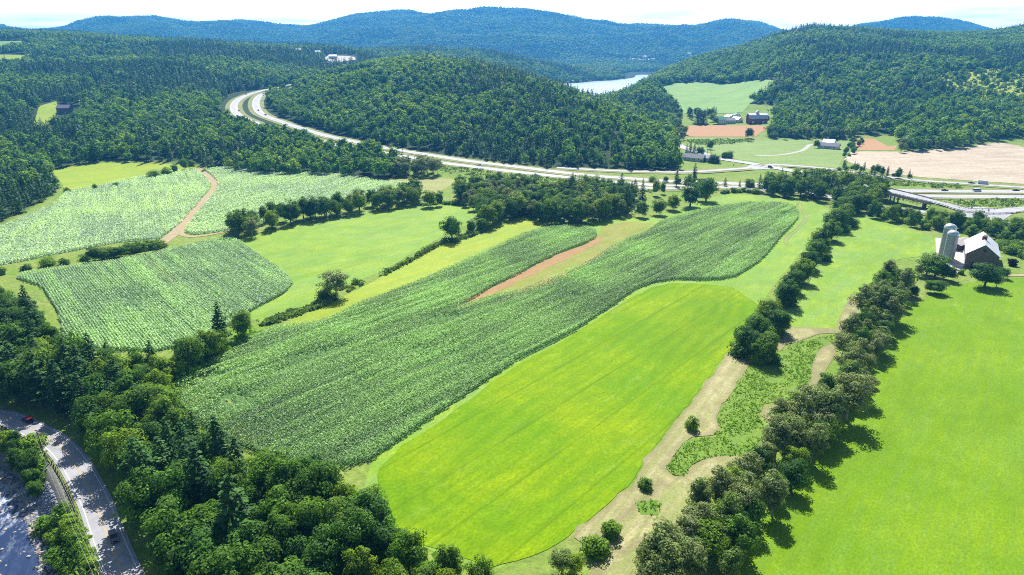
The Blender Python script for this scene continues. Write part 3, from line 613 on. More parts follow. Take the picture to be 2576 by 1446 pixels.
# ------------------------------------------------------------------ crops: rows of leafy plants
def crop(name, poly_px, axis, row, gap, hgt, leaf, nleaf, material, seed, label, cat, head=7.0):
    P = np.array(TP(poly_px)); rng = np.random.RandomState(seed)
    ca, sa = cos(axis), sin(axis); U = P @ np.array([[ca, -sa], [sa, ca]]); lo, hi = U.min(0), U.max(0)
    rr = np.arange(lo[1], hi[1], row); cc_ = np.arange(lo[0], hi[0], gap)
    A, B = np.meshgrid(cc_, rr); A = A + rng.uniform(-.5, .5, A.shape) * gap; B = B + rng.normal(0, .07 if row < 1.1 else .32, B.shape) + np.sin(A * .02) * .8
    Q = np.c_[A.ravel(), B.ravel()] @ np.array([[ca, sa], [-sa, ca]])
    Q = Q[inside(Q, P)]
    d, _, _ = seg_dist(Q, P, True)
    keep = np.ones(len(Q), bool)
    for pw in PATCHW:
        ins = inside(Q, pw); dp = np.full(len(Q), 99.0); nr = np.hypot(*(Q - np.mean(pw, 0)).T) < 60
        if nr.any(): dp[nr] = seg_dist(Q[nr], pw, True)[0]
        pr = np.where(ins, .80, .5 * np.exp(-dp / 2.5)); keep &= rng.rand(len(Q)) > pr
    # thin places and wheel tracks
    thin = fbm(Q[:, 0], Q[:, 1], 26, 4, seed + 5); keep &= rng.rand(len(Q)) > np.clip((.36 - thin) * 3.0, 0, .6)
    Q = Q[keep]; d = d[keep]
    n = len(Q); ru = Q @ np.array([[ca, -sa], [sa, ca]]); rown = fbm(ru[:, 0] / 30, ru[:, 1] / 2.2, 1.0, 3, seed + 21) - .5
    vig = (.72 + .5 * fbm(Q[:, 0], Q[:, 1], 18, 3, seed + 9)) * (1 + .9 * rown)
    z = hgrid(Q[:, 0], Q[:, 1])
    Cs, Ns, Ss, Ts = [], [], [], []
    for k in range(nleaf):
        a = rng.uniform(0, 2 * pi, n); r = rng.uniform(.05, .36, n) * (gap / .8 if gap > .8 else 1)
        hh = hgt * vig * rng.uniform(.45, 1.0, n)
        Cs.append(np.c_[Q[:, 0] + np.cos(a) * r, Q[:, 1] + np.sin(a) * r, z + hh])
        tilt = rng.uniform(.25, 1.0, n); Ns.append(np.c_[np.cos(a) * tilt, np.sin(a) * tilt, np.ones(n)])
        Ss.append(leaf * rng.uniform(.7, 1.25, n)); Ts.append(np.clip(.5 + .9 * rown + .9 * (fbm(Q[:, 0], Q[:, 1], 34, 3, seed + 2) - .5) + rng.normal(0, .24, n), 0, 1))
    q = leaf_quads(np.vstack(Cs), np.vstack(Ns), np.concatenate(Ss), rng, .42)
    o = link(name, quads_mesh(name, q, material, np.concatenate(Ts)))
    tag(o, label, cat, kind='stuff'); print(name, len(q))
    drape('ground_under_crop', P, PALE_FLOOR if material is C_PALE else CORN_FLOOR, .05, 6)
    return o
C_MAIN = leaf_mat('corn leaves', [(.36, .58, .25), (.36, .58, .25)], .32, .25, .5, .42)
C_PALE = leaf_mat('corn leaves with painted glare', [(.50, .66, .50), (.50, .66, .50)], .3, .25, .5, .8)  # glare of backlit leaves put into the base colour as paleness
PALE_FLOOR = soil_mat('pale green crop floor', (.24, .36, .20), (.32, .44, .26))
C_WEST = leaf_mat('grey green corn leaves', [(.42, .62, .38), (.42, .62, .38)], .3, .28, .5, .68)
ax = lambda p, q: math.atan2(*(np.array(G(*q)) - np.array(G(*p)))[::-1])
crop('corn_crop', CORN_MAIN, AX, .95, .40, 2.0, .46, 7, C_MAIN, 11, 'long field of rowed corn beside the bright lime meadow', 'corn')
crop('corn_crop', CORN_WEST, ax((690, 752), (500, 620)), 1.0, .55, 1.9, .56, 7, C_WEST, 12, 'grey green corn rows in the field above the woodland by the road', 'corn')
crop('corn_crop', CORN_NW, ax((100, 640), (150, 512)), 1.3, .8, 1.9, .8, 6, C_PALE, 13, 'corn field painted pale for leaf glare west of the dirt track', 'corn')
crop('corn_crop', CORN_NE, ax((560, 560), (900, 450)), 1.3, .8, 1.9, .8, 6, C_PALE, 14, 'pale green corn field between the dirt track and the highway', 'corn')

# ------------------------------------------------------------------ trees
BARK = plain('grey brown bark', (.16, .13, .10), .9, .1, .3, 3, 0, 1, 1, .2)
BARK_PALE = plain('pale poplar bark', (.38, .36, .31), .9, .1, .3, 3, 0, 1, 1, .2)
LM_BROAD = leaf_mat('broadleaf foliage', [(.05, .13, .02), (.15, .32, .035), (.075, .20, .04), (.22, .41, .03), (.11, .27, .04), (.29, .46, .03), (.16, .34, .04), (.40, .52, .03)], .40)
LM_NEAR = leaf_mat('shade toned broadleaf foliage', [(.045, .12, .022), (.11, .24, .03), (.065, .17, .042), (.15, .30, .03), (.09, .22, .045), (.25, .39, .03), (.12, .26, .04), (.35, .47, .035)], .38)  # darker copy of the broadleaf greens, the wood's shade mixed into the colour
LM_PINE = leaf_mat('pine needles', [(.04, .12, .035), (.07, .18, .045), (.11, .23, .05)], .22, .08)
LM_POP = leaf_mat('grey green willow leaves', [(.19, .29, .08), (.27, .34, .15), (.16, .27, .055), (.32, .38, .20)], .32, .15, .5)
LM_SHRUB = leaf_mat('shrub leaves', [(.08, .20, .025), (.14, .29, .03), (.24, .40, .03), (.12, .25, .06)], .34)
LM_LIME = leaf_mat('lime brush leaves', [(.26, .40, .02), (.34, .46, .04)], .3)
def trunk(name, H, r, lean=0.0, limbs=4, rng=None, material=None, spread=.25):
    m = MB(); pts = [(lean * (t ** 2) * H * .1, 0.02 * H * sin(3 * t), H * t) for t in (-.03, .2, .45, .7, .9)]
    m.tube(pts, [r * 1.25, r, r * .75, r * .45, r * .15], 6)
    for k in range(limbs):
        a = rng.uniform(0, 2 * pi); t = rng.uniform(.22, .6); b = np.array([0, 0, H * t])
        e = b + np.array([cos(a) * H * spread, sin(a) * H * spread, H * .22]); mid = (b + e) / 2 + np.array([0, 0, -H * .02])
        m.tube([b, mid, e], [r * .5, r * .3, r * .1], 5)
    return mesh_np(name, np.array(m.v), m.f, material or BARK)
def crown_broad(name, rng, H, R, ncl, nq, leaf, material, base=.2, lump=.36, fill=.25, droop=0.0):
    c0 = np.array([0, 0, H * (1 + base) / 2]); rz = H * (1 - base) / 2
    C, Nn, S, Tn = [], [], [], []
    i = 0
    while i < ncl:
        d = rng.normal(size=3); d /= np.linalg.norm(d)
        if d[2] < -.8: continue
        f = rng.uniform(.45, .86) if i > ncl * .25 else rng.uniform(.2, .5)
        w = 1.0 - .25 * max(0, -d[2])
        p = c0 + d * np.array([R * w, R * w, rz]) * f; rc = R * lump * rng.uniform(.7, 1.25)
        v = rng.normal(size=(nq, 3)); v /= np.linalg.norm(v, axis=1)[:, None]
        v[:, 2] = np.abs(v[:, 2]) * np.where(rng.rand(nq) < .78, 1, -1)
        rr = rc * rng.uniform(.72, 1.08, nq)[:, None]
        C.append(p + v * rr * np.array([1, 1, .8])); Nn.append(v * 1.0 + d * .4 + rng.normal(0, .35, (nq, 3)) + np.array([0, 0, .35]))
        S.append(leaf * rng.uniform(.7, 1.35, nq)); tc_ = rng.uniform(.2, .8); Tn.append(np.clip(tc_ + rng.normal(0, .18, nq), 0, 1)); i += 1
    nf = int(ncl * nq * fill); v = rng.normal(size=(nf, 3)); v /= np.linalg.norm(v, axis=1)[:, None]
    C.append(c0 + v * np.array([R, R, rz]) * rng.uniform(.2, .62, nf)[:, None]); Nn.append(v + rng.normal(0, .4, (nf, 3))); S.append(leaf * 1.5 * np.ones(nf)); Tn.append(rng.uniform(.1, .5, nf))  # inner filler leaves toned darker: crown interior shade put into their colour
    q = leaf_quads(np.vstack(C), np.vstack(Nn), np.concatenate(S), rng, .75)
    return quads_mesh(name, q, material, np.concatenate(Tn))
def crown_conifer(name, rng, H, R, lay, nb, per, leaf, material, base=.12, droop=.25, irr=.35, power=.8):
    C, Nn, S, Tn = [], [], [], []
    for k in range(lay):
        t = (k + .3) / lay; zz = H * (base + (1 - base) * t); rr = R * (1 - t) ** power * rng.uniform(1 - irr, 1 + irr * .4) + .15
        n_b = max(3, int(nb * (1 - .55 * t)))
        for j in range(n_b):
            a = 2 * pi * (j + rng.rand()) / n_b; L_ = rr * rng.uniform(1 - irr, 1.1); n = max(2, int(per * L_ / R) + 1)
            u = np.sqrt(rng.uniform(.05, 1, n)); side = rng.normal(0, .16, n) * L_ * u
            x = np.cos(a) * L_ * u - np.sin(a) * side; y = np.sin(a) * L_ * u + np.cos(a) * side
            z = zz - droop * L_ * u + rng.normal(0, .05, n) * H / 12 + .12 * L_ * u * u
            C.append(np.c_[x, y, z]); Nn.append(np.c_[np.cos(a) * .45 + rng.normal(0, .25, n), np.sin(a) * .45 + rng.normal(0, .25, n), np.ones(n) * .9])
            S.append(leaf * rng.uniform(.7, 1.3, n)); Tn.append(np.clip(rng.uniform(.2, .75) + rng.normal(0, .12, n) , 0, 1))
    q = leaf_quads(np.vstack(C), np.vstack(Nn), np.concatenate(S), rng, .6)
    return quads_mesh(name, q, material, np.concatenate(Tn))
PROTO = {}
def protos():
    R_ = np.random.RandomState
    PROTO['broadleaf_tree'] = [(crown_broad('crown', R_(20 + i), 13, r, 52, 95, .36, LM_NEAR, .02, lu, .3), trunk('trunk', 11.5, .32, 1, 5, R_(i))) for i, (r, lu) in enumerate([(4.9, .33), (5.5, .30), (4.4, .35), (5.2, .28), (4.7, .32)])]
    PROTO['pine_tree'] = [(crown_conifer('crown', R_(40 + i), 18, r, 22, 9, 18, .62, LM_PINE, .16, .12, .5, .6), trunk('trunk', 17.5, .34, .5, 0, R_(i))) for i, r in enumerate([4.3, 3.6, 4.8])]
    PROTO['spruce_tree'] = [(crown_conifer('crown', R_(60 + i), 16, r, 26, 10, 13, .48, LM_PINE, .05, .38, .2, .85), trunk('trunk', 15.5, .28, 0, 0, R_(i))) for i, r in enumerate([2.9, 3.4])]
    PROTO['poplar_tree'] = [(crown_broad('crown', R_(80 + i), 13, r, 50, 80, .30, LM_POP, .06, .28, .12), trunk('trunk', 12, .22, 1, 7, R_(i), BARK_PALE, .17)) for i, r in enumerate([4.2, 4.8, 3.7, 5.2])]
    PROTO['shrub'] = [(crown_broad('crown', R_(90 + i), 4, r, 26, 60, .3, LM_SHRUB, -.35, .42, .2), trunk('trunk', 2.4, .09, 1, 5, R_(i), None, .4)) for i, r in enumerate([2.6, 2.1, 3.1])]
    PROTO['far_broad'] = [(crown_broad('crown', R_(100 + i), 12, r, 24, 16, 1.05, LM_BROAD, .05, .42, .2), trunk('trunk', 9, .3, 0, 2, R_(i))) for i, r in enumerate([5.2, 5.8, 4.7])]
    PROTO['far_pine'] = [(crown_conifer('crown', R_(120 + i), 15, r, 14, 7, 5, 1.15, LM_PINE, .05, .3, .3, .8), trunk('trunk', 13, .3, 0, 0, R_(i))) for i, r in enumerate([3.2, 4.0])]
    PROTO['tiny_broad'] = [(crown_broad('crown', R_(140 + i), 12, 5.4, 7, 6, 2.9, LM_BROAD, -.1, .5, .2), None) for i in range(2)]
    PROTO['lime_brush'] = [(crown_broad('crown', R_(150), 4, 3, 10, 8, 1.2, LM_LIME, -.3, .45, .2), None)]
protos()
BASEH = dict(broadleaf_tree=13, pine_tree=18, spruce_tree=16, poplar_tree=13, shrub=4, far_broad=12, far_pine=15)
PLACES = []      # (kind, x, y, height, width factor, label, group)
def put(kind, x, y, h, label=None, group=None, wf=1.0, proto=None): PLACES.append([kind, x, y, h, wf, label, group, proto])
def scatter(poly, dist, rng, maxn=4000, world=False, tries=30000):
    P = np.array(poly if world else TP(poly)); lo, hi = P.min(0), P.max(0)
    C = rng.uniform(lo, hi, (tries, 2)); C = C[inside(C, P)]; grid = {}; out = []
    for c in C:
        k = (int(c[0] // dist), int(c[1] // dist)); ok = True
        for a in (-1, 0, 1):
            for b in (-1, 0, 1):
                for q in grid.get((k[0] + a, k[1] + b), ()):
                    if (q[0] - c[0]) ** 2 + (q[1] - c[1]) ** 2 < dist * dist: ok = False
        if ok: grid.setdefault(k, []).append(c); out.append(c)
        if len(out) >= maxn: break
    return np.array(out).reshape(-1, 2)
ORD = 'first second third fourth fifth sixth seventh eighth ninth tenth eleventh twelfth thirteenth fourteenth fifteenth sixteenth seventeenth eighteenth nineteenth twentieth'.split()
# near wood beside the river road
WOOD = [(-420,735),(0,765),(110,825),(150,905),(250,950),(330,960),(420,945),(520,895),(600,850),(640,840),(560,888),(480,940),(418,985),(425,1040),(440,1085),(560,1188),(700,1238),(880,1265),(940,1305),(968,1385),(1110,1440),(1265,1520),(1320,1700),(300,1760),(-420,1100)]
rw = np.random.RandomState(101)
pts = scatter(WOOD, 5.5, rw, 3000, tries=60000)
dR, sR, _ = seg_dist(pts, RIVER_ROAD)
pts = pts[(sR != tst) & (dR > 6.4)]
dR, sR, _ = seg_dist(pts, RIVER_ROAD)
for (x, y), d in zip(pts, dR):
    tall = 1.25 if d < 24 else 1.0
    con = fbm(np.array([x]), np.array([y]), 45, 2, 77)[0] + (.10 if d < 45 and y > 140 else 0) - (.06 if x > -70 else 0)
    if con > .53 and rw.rand() < .36 and d < 60 and x < -48: put('pine_tree', x, y, tall * rw.uniform(13, 18), 'dark conifer in the dense wood between the river road and the corn', 'conifers of the roadside wood', rw.uniform(.95, 1.35))
    else: put('broadleaf_tree', x, y, tall * rw.uniform(9, 14.5) if x < -30 else rw.uniform(7, 11), 'leafy tree in the dense wood between the river road and the fields', 'leafy trees of the roadside wood', rw.uniform(.85, 1.15))
# dark hedgerow climbing between two meadows
H1 = [(1925,912,9.5),(1880,892,8.5),(1960,838,8.5),(1905,852,8),(1928,808,8),(1975,770,9),(1992,735,8.5),(2018,712,9),(2034,680,9),(2052,652,8.5),(2066,626,11),(2090,606,10),(2104,580,11),(2124,566,11.5),(2118,542,10.5),(2142,536,11),(2150,512,10)]
for i, (x, y, h) in enumerate(H1):
    h *= 1.28
    q = T(x, y); k = 'pine_tree' if i == 10 else 'broadleaf_tree'
    nm = 'leafy tree in the dark hedgerow, ' + (ORD[i] + ' from its end at the straw path' if i else 'at its end over the straw path')
    if k == 'pine_tree': nm = 'dark pine standing in the middle of the leafy hedgerow'
    put(k, q[0], q[1], h, nm, 'dark hedgerow between the meadows', 1.15)
    q2 = (q[0] + rw.uniform(-2.5, 2.5), q[1] + 4); put('broadleaf_tree', q2[0], q2[1], h * .75, 'smaller leafy tree filling the dark hedgerow between the meadows', 'undergrowth trees of the dark hedgerow', 1.4)
for (x, y, h) in H1:
    for k_ in range(2):
        q = T(x, y); put('shrub', q[0] + rw.uniform(-5, 5), q[1] + rw.uniform(-4, 4), rw.uniform(3.5, 6), 'rounded bush filling the foot of the dark hedgerow', 'bushes at the foot of the dark hedgerow', 1.1)
# grey green tree belt beside the big east meadow
H2 = [(2235,705),(2285,728),(2240,825),(2190,935),(2135,1050),(2065,1145),(2000,1230),(1935,1325),(1860,1420),(1825,1500),(1640,1520),(1665,1430),(1760,1370),(1770,1290),(1870,1215),(1905,1190),(1955,1120),(2010,1060),(2085,985),(2110,900),(2150,840),(2180,765)]
for x, y in scatter(H2, 5.0, rw, 400):
    irr = .62 + .85 * fbm(np.array([x]), np.array([y]), 16, 2, 5)[0]
    if rw.rand() < .1: continue
    if rw.rand() < .66: put('poplar_tree', x, y, irr * rw.uniform(9, 14.5), 'grey green tree in the belt beside the big lime meadow', 'grey green tree belt beside the big meadow', rw.uniform(.8, 1.15))
    else: put('broadleaf_tree', x, y, rw.uniform(8, 11.5), 'darker leafy tree within the grey green belt by the big meadow', 'darker trees of the grey green belt', rw.uniform(.9, 1.2))
for poly in ([(1745,1310),(1850,1262),(1885,1300),(1825,1400),(1700,1462),(1640,1510),(1570,1510),(1620,1436),(1700,1385)], [(1955,1085),(2040,1058),(2065,1105),(1995,1155)]):
    for x, y in scatter(poly, 4.8, rw, 60): put('poplar_tree', x, y, rw.uniform(8.5, 13.5), 'tall grey green tree bulging out of the belt towards the straw', 'grey green trees bulging from the belt', rw.uniform(.85, 1.15))
# groves and tree rows between the fields and the highway
def grove(poly, dist, kinds, hs, label, group, seed, wf=(.9, 1.2)):
    rg = np.random.RandomState(seed)
    for x, y in scatter(poly, dist, rg, 300):
        k = kinds[rg.randint(len(kinds))]; h = rg.uniform(*hs) * (1.15 if k == 'pine_tree' else .45 if k == 'shrub' else 1)
        nm = {'broadleaf_tree': 'leafy tree', 'pine_tree': 'dark conifer', 'poplar_tree': 'slim grey green tree', 'shrub': 'low bush', 'spruce_tree': 'narrow dark spruce', 'far_broad': 'leafy tree'}[k]
        put(k, x, y, h, nm + ' ' + label, nm + 's ' + group, rg.uniform(*wf))
grove([(1140,490),(1200,480),(1300,482),(1340,492),(1335,545),(1290,552),(1250,562),(1215,575),(1205,545),(1175,522)], 7, ['poplar_tree', 'broadleaf_tree', 'broadleaf_tree'], (11, 17), 'in the loose grove where the ditch ends below the highway', 'of the loose grove', 201)
grove([(1340,502),(1460,492),(1560,492),(1588,512),(1585,542),(1540,552),(1480,562),(1400,564),(1335,552)], 6.8, ['broadleaf_tree', 'poplar_tree', 'broadleaf_tree', 'broadleaf_tree', 'pine_tree', 'broadleaf_tree'], (12, 17), 'in the dense grove just above the long corn field', 'of the dense middle grove', 202)
grove([(585,592),(640,598),(700,572),(830,550),(950,530),(1045,517),(1045,498),(980,508),(900,523),(840,538),(770,548),(740,558),(690,553),(615,568)], 7, ['broadleaf_tree', 'broadleaf_tree', 'poplar_tree'], (10.5, 16), 'in the row between the pale corn and the middle meadow', 'of the row above the middle meadow', 203)
grove([(1905,482),(1955,494),(2030,500),(2090,512),(2150,535),(2195,532),(2215,500),(2205,484),(2100,472),(2030,464),(1960,464)], 7.5, ['broadleaf_tree', 'broadleaf_tree', 'pine_tree'], (11, 16), 'in the thicket between the parked truck and the overpass', 'of the thicket by the overpass', 204)
grove([(1000,446),(1105,446),(1100,432),(1000,430)], 7, ['poplar_tree'], (13, 17), 'in the round grove beside the highway', 'of the round highway grove', 205)
grove([(2175,542),(2260,562),(2330,578),(2405,585),(2405,562),(2310,550),(2215,535)], 5.2, ['broadleaf_tree', 'shrub', 'shrub'], (8, 12), 'along the meadow fence below the exit ramp', 'below the exit ramp', 206)
grove([(2405,562),(2500,560),(2640,570),(2660,650),(2575,640),(2500,610),(2440,600)], 4.6, ['shrub', 'shrub', 'broadleaf_tree', 'shrub'], (7, 11), 'in the scrub behind the old barn', 'of the scrub behind the old barn', 207)
grove([(2500,618),(2660,635),(2660,665),(2560,650)], 4.6, ['shrub'], (8, 12), 'at the edge of the farmyard lawn', 'by the farmyard lawn', 208)
grove([(2100,432),(2150,438),(2200,446),(2300,452),(2310,446),(2230,440),(2180,428),(2120,420)], 8, ['broadleaf_tree', 'shrub', 'pine_tree'], (6, 9), 'between the county road and the tan stubble field', 'below the stubble field', 209)
grove([(2120,395),(2135,398),(2155,378),(2175,352),(2150,350),(2130,372)], 8, ['broadleaf_tree', 'shrub'], (5, 8), 'in the hedge between the pasture and the stubble', 'of the pasture hedge', 210)
grove([(1690,365),(1720,352),(1722,335),(1700,310),(1692,300)], 9, ['poplar_tree', 'broadleaf_tree'], (8, 13), 'where the brown field meets the forested hill', 'at the corner of the brown field', 211)
grove([(1700,300),(1760,302),(1800,298),(1800,288),(1700,288)], 10, ['broadleaf_tree', 'pine_tree'], (9, 14), 'behind the farmhouses under the hay field', 'behind the farmhouses', 212)
grove([(1930,350),(2140,352),(2140,342),(1935,338)], 10, ['broadleaf_tree', 'poplar_tree'], (10, 14), 'along the foot of the hill beyond the pasture', 'at the foot of the hill', 213)
grove([(2260,384),(2390,377),(2380,366),(2270,372)], 9, ['poplar_tree', 'broadleaf_tree'], (9, 13), 'at the forest edge above the stubble field', 'at the edge above the stubble', 214)
def hedge(px, dist, hs, label, group, kinds=('shrub',), seed=5, wf=(1, 1.4)):
    rg = np.random.RandomState(seed); Ln = smooth_line(TP(px), 8); seg = np.hypot(*np.diff(Ln, axis=0).T); ac = np.r_[0, np.cumsum(seg)]
    for a in np.arange(dist * .3, ac[-1], dist):
        x = np.interp(a, ac, Ln[:, 0]) + rg.normal(0, dist * .15); y = np.interp(a, ac, Ln[:, 1]) + rg.normal(0, dist * .15); k = kinds[rg.randint(len(kinds))]
        put(k, x, y, rg.uniform(*hs), label, group, rg.uniform(*wf))
hedge([(235,655),(290,648),(350,640),(402,630)], 3.6, (5.5, 7.5), 'leafy small tree of the tight hedge between two corn fields', 'tight hedge between two corn fields', ('broadleaf_tree',), 31, (1.3, 1.7))
hedge([(245,645),(300,638),(400,622)], 4.5, (4.5, 6), 'leafy bush at the back of the tight hedge between corn fields', 'bushes of the tight hedge', ('shrub',), 32)
hedge([(0,688),(60,680),(130,668),(215,655)], 8.0, (3, 5), 'separate bush in the gappy end of the hedge by the corn', 'gappy bushes between two corn fields', ('shrub',), 33)
hedge([(1815,487),(1870,483),(1905,488)], 4.5, (3, 4.5), 'low bush in the clipped row below the highway ramp', 'low bush row below the ramp', ('shrub',), 34)
hedge([(1640,455),(1700,462),(1800,468),(1890,470)], 9, (4, 8), 'small tree on the strip beside the southern carriageway', 'small trees beside the carriageway', ('broadleaf_tree', 'shrub', 'pine_tree'), 35)
hedge([(84,1130),(30,1118),(-60,1112)], 3.6, (3, 4.6), 'tall bush on the river bank below the guardrail', 'tall bushes on the river bank', ('broadleaf_tree', 'shrub'), 36)
hedge([(10,1145),(50,1185),(90,1225),(108,1240)], 4.2, (6, 8.5), 'leafy tree standing on the bank over the river', 'leafy trees over the river', ('broadleaf_tree',), 37, (.8, 1.0))
hedge([(112,1330),(150,1378),(170,1440),(180,1500)], 3.2, (2.5, 4.2), 'bright bush on the bank between the river and guardrail', 'bright bushes on the lower bank', ('shrub',), 38)
hedge([(150,1290),(185,1340),(205,1390),(215,1446)], 3.4, (1.8, 3.0), 'low bright bush right below the guardrail', 'low bushes below the guardrail', ('shrub',), 39)
for x, y, h, k, nm, w in [
 (845,748,13,'poplar_tree','big round lone tree standing in the ditch between meadows',1.5),(812,752,5,'shrub','small bush at the foot of the lone ditch tree',1),
 (1137,604,11,'broadleaf_tree','bright oval tree on the ditch below the loose grove',1.05),(1185,588,6.5,'broadleaf_tree','small bright tree beside the oval ditch tree',1.1),(1214,580,6,'shrub','rounded dark bush where the ditch meets the grove',1),
 (1612,546,8.5,'broadleaf_tree','lone round tree in the gap above the long corn',1.1),(1655,540,8,'broadleaf_tree','pale leafy tree with a bushy foot above the corn',1.3),(1690,528,8.5,'broadleaf_tree','wide pale tree beside the dark cluster above the corn',1.3),
 (1735,520,12,'broadleaf_tree','broad dark tree leading the cluster above the corn',1.3),(1775,505,13,'broadleaf_tree','tallest dark tree of the cluster above the corn',1.1),(1760,490,10,'broadleaf_tree','dark tree behind the cluster above the corn',1.1),
 (1595,502,11,'pine_tree','dark dense pine pair member beside the gap in the groves',1.4),(1615,500,11,'spruce_tree','narrow dark spruce beside the gap in the groves',1.2),(1648,492,9.5,'broadleaf_tree','slender round-topped tree in the pale meadow gap',.8),(1665,488,7,'broadleaf_tree','small pale tree beside the slender meadow tree',.8),
 (1700,470,11,'pine_tree','dark pine close to the carriageway bend',1.1),(1745,460,12,'pine_tree','tall dark pine by the carriageway above the cluster',1.1),
 (1085,520,9,'broadleaf_tree','bushy tree at the upper corner of the middle meadow',1.2),(1105,518,8,'broadleaf_tree','thin tree at the upper corner of the middle meadow',.9),
 (465,428,8,'broadleaf_tree','tall thin tree between meadow and pale corn',.9),(482,425,7,'broadleaf_tree','round tree by the upper end of the dirt track',1.1),(390,446,5,'shrub','dark round bush at the edge of the small meadow',1.1),(418,440,5,'shrub','low dark bush near the edge of the small meadow',1.1),(442,436,6.5,'broadleaf_tree','small tree in the hedge below the small meadow',1),
 (290,470,3,'shrub','tiny bush alone between the meadow and corn',1),(240,478,4,'shrub','thin small bush on the meadow margin',.7),(170,484,3,'shrub','small bush near the wood end of the margin',1),
 (1742,1080,4.2,'shrub','small open bush standing in the mown straw',.8),(1625,1228,3.0,'shrub','round clipped bush ringed by mown straw',1.0),(1538,1348,4.0,'shrub','dark round bush at the straw bend near the wood',1.2),(1493,1390,4.2,'shrub','bush beside the dark round one at the straw bend',1.2),(1412,1440,6,'poplar_tree','grey green tree at the lime meadow corner',1.2),(1445,1440,5,'broadleaf_tree','small bright tree at the lime meadow corner',1.1),
 (2350,700,11.5,'broadleaf_tree','broad dark tree in front of the silos',1.5),(2310,695,7.5,'poplar_tree','greyish tree beside the broad one before the silos',1.2),(2265,735,12.5,'broadleaf_tree','big tree where the tree belt starts below the silos',1.3),(2298,748,6,'broadleaf_tree','small tree behind the belt start below the silos',1),
 (2330,690,11,'broadleaf_tree','tall dark tree between the belt and the silo tree',1.3),(2385,705,8,'broadleaf_tree','dark rounded tree right under the silos',1.3),(2520,700,6,'broadleaf_tree','small tree at the shaded barn corner',1.2),(2355,738,6.5,'broadleaf_tree','bright low tree on the meadow edge below the silos',1.8),(2335,735,6,'broadleaf_tree','bushy tree on the meadow edge below the silos',1.2),(2475,722,11.5,'broadleaf_tree','broad tree in front of the barn gable',1.6),(2505,722,6.5,'poplar_tree','greyish tree at the barn gable corner',1.3),(2418,690,3,'shrub','low dark bush between the barn and silos',1),
 (2440,600,6.5,'broadleaf_tree','bright tree right behind the silos',1.3),(2400,575,8,'broadleaf_tree','dark tree by the ramp behind the silos',1.4),
 (1755,312,16,'spruce_tree','huge dark spruce west of the farmhouses',1.9),(1768,312,15,'spruce_tree','huge dark spruce nearer the farmhouses',1.9),(1800,312,8,'broadleaf_tree','round tree in front of the green roofed house',1.2),(1790,306,9,'broadleaf_tree','leafy tree shading the green roofed house',1.2),
 (1726,391,9,'spruce_tree','first spruce behind the long grey roofed house',1.2),(1735,389,11,'spruce_tree','middle spruce behind the long grey roofed house',1.2),(1745,390,9.5,'spruce_tree','third spruce behind the long grey roofed house',1.3),(1760,391,7,'broadleaf_tree','light round tree behind the long grey roofed house',1.3),
 (1885,348,10,'broadleaf_tree','round tree at the lower edge of the brown field',1.1),(1940,345,11,'broadleaf_tree','round tree at the corner of the brown field',1.2),(2052,372,7,'broadleaf_tree','small round tree beside the purple roofed house',1),
 (1835,398,6,'shrub','small pointed bush by the road junction',.7),(1822,398,5,'shrub','low bush row member by the road junction',1),(1785,376,8,'broadleaf_tree','tree cluster member in the pasture by the mast',1.1),
 (2160,1010,10,'poplar_tree','tall greyish tree leaning over the big meadow',1.4)]:
    q = T(x, y); put(k, q[0], q[1], h * (1.35 if y < 620 else 1.0), nm, None, w)
q = T(1798, 411); DOME = q

# --- forest masses on the hills
rf = np.random.RandomState(55)
def hill_points():
    out = []
    for y0, y1, sp in ((330, 540, 7.6), (540, 800, 9.2), (800, 1150, 10.2), (1150, 1700, 11.4), (1700, 2400, 12), (2400, 3300, 15), (3300, 4400, 18), (4400, 6000, 22)):
        X = np.arange(-y1 * .92, y1 * .92, sp); Yv = np.arange(y0, y1, sp); A, B = np.meshgrid(X, Yv)
        A = A + rf.uniform(-.48, .48, A.shape) * sp; B = B + rf.uniform(-.48, .48, B.shape) * sp
        Q = np.c_[A.ravel(), B.ravel()]; Q = Q[np.abs(Q[:, 0]) < Q[:, 1] * .86]; out.append(np.c_[Q, np.full(len(Q), sp)])
    return np.vstack(out)
HP = hill_points()
HP = HP[~inside(HP[:, :2], VAL)]
def clear_of(HP, line, w):
    lo, hi = line[:, :2].min(0) - w, line[:, :2].max(0) + w
    m = (HP[:, 0] > lo[0]) & (HP[:, 0] < hi[0]) & (HP[:, 1] > lo[1]) & (HP[:, 1] < hi[1]); d = np.full(len(HP), 1e9); d[m] = seg_dist(HP[m][:, :2], line)[0]
    return HP[d > w]
for k, w in (('o', 19), ('i', 17), ('ov', 12), ('ra', 9)): HP = clear_of(HP, LINES[k], w)
CLEAR = [HAY, [(60,325),(95,264),(148,252),(155,268),(215,270),(215,305),(150,325)], [(-200,136),(0,136),(66,138),(66,166),(0,166),(-200,166)], [(-50,104),(60,102),(70,122),(20,124),(-50,124)], [(812,140),(900,140),(905,168),(820,168)],
         [(812,150),(822,140),(895,143),(900,152),(860,158),(830,158)], [(560,244),(590,232),(655,224),(655,236),(610,250)], [(1560,194),(1588,180),(1660,180),(1650,192),(1590,200)], [(1583,146),(1650,146),(1652,151),(1580,151)], [(1720,137),(1755,137),(1757,142),(1718,142)]]
for c_ in CLEAR:
    pw = TP(c_); HP = HP[~inside(HP[:, :2], pw)]
hh = hgrid(HP[:, 0], HP[:, 1]); lake_ok = hh > -.3; HP = HP[lake_ok]; hh = hh[lake_ok]
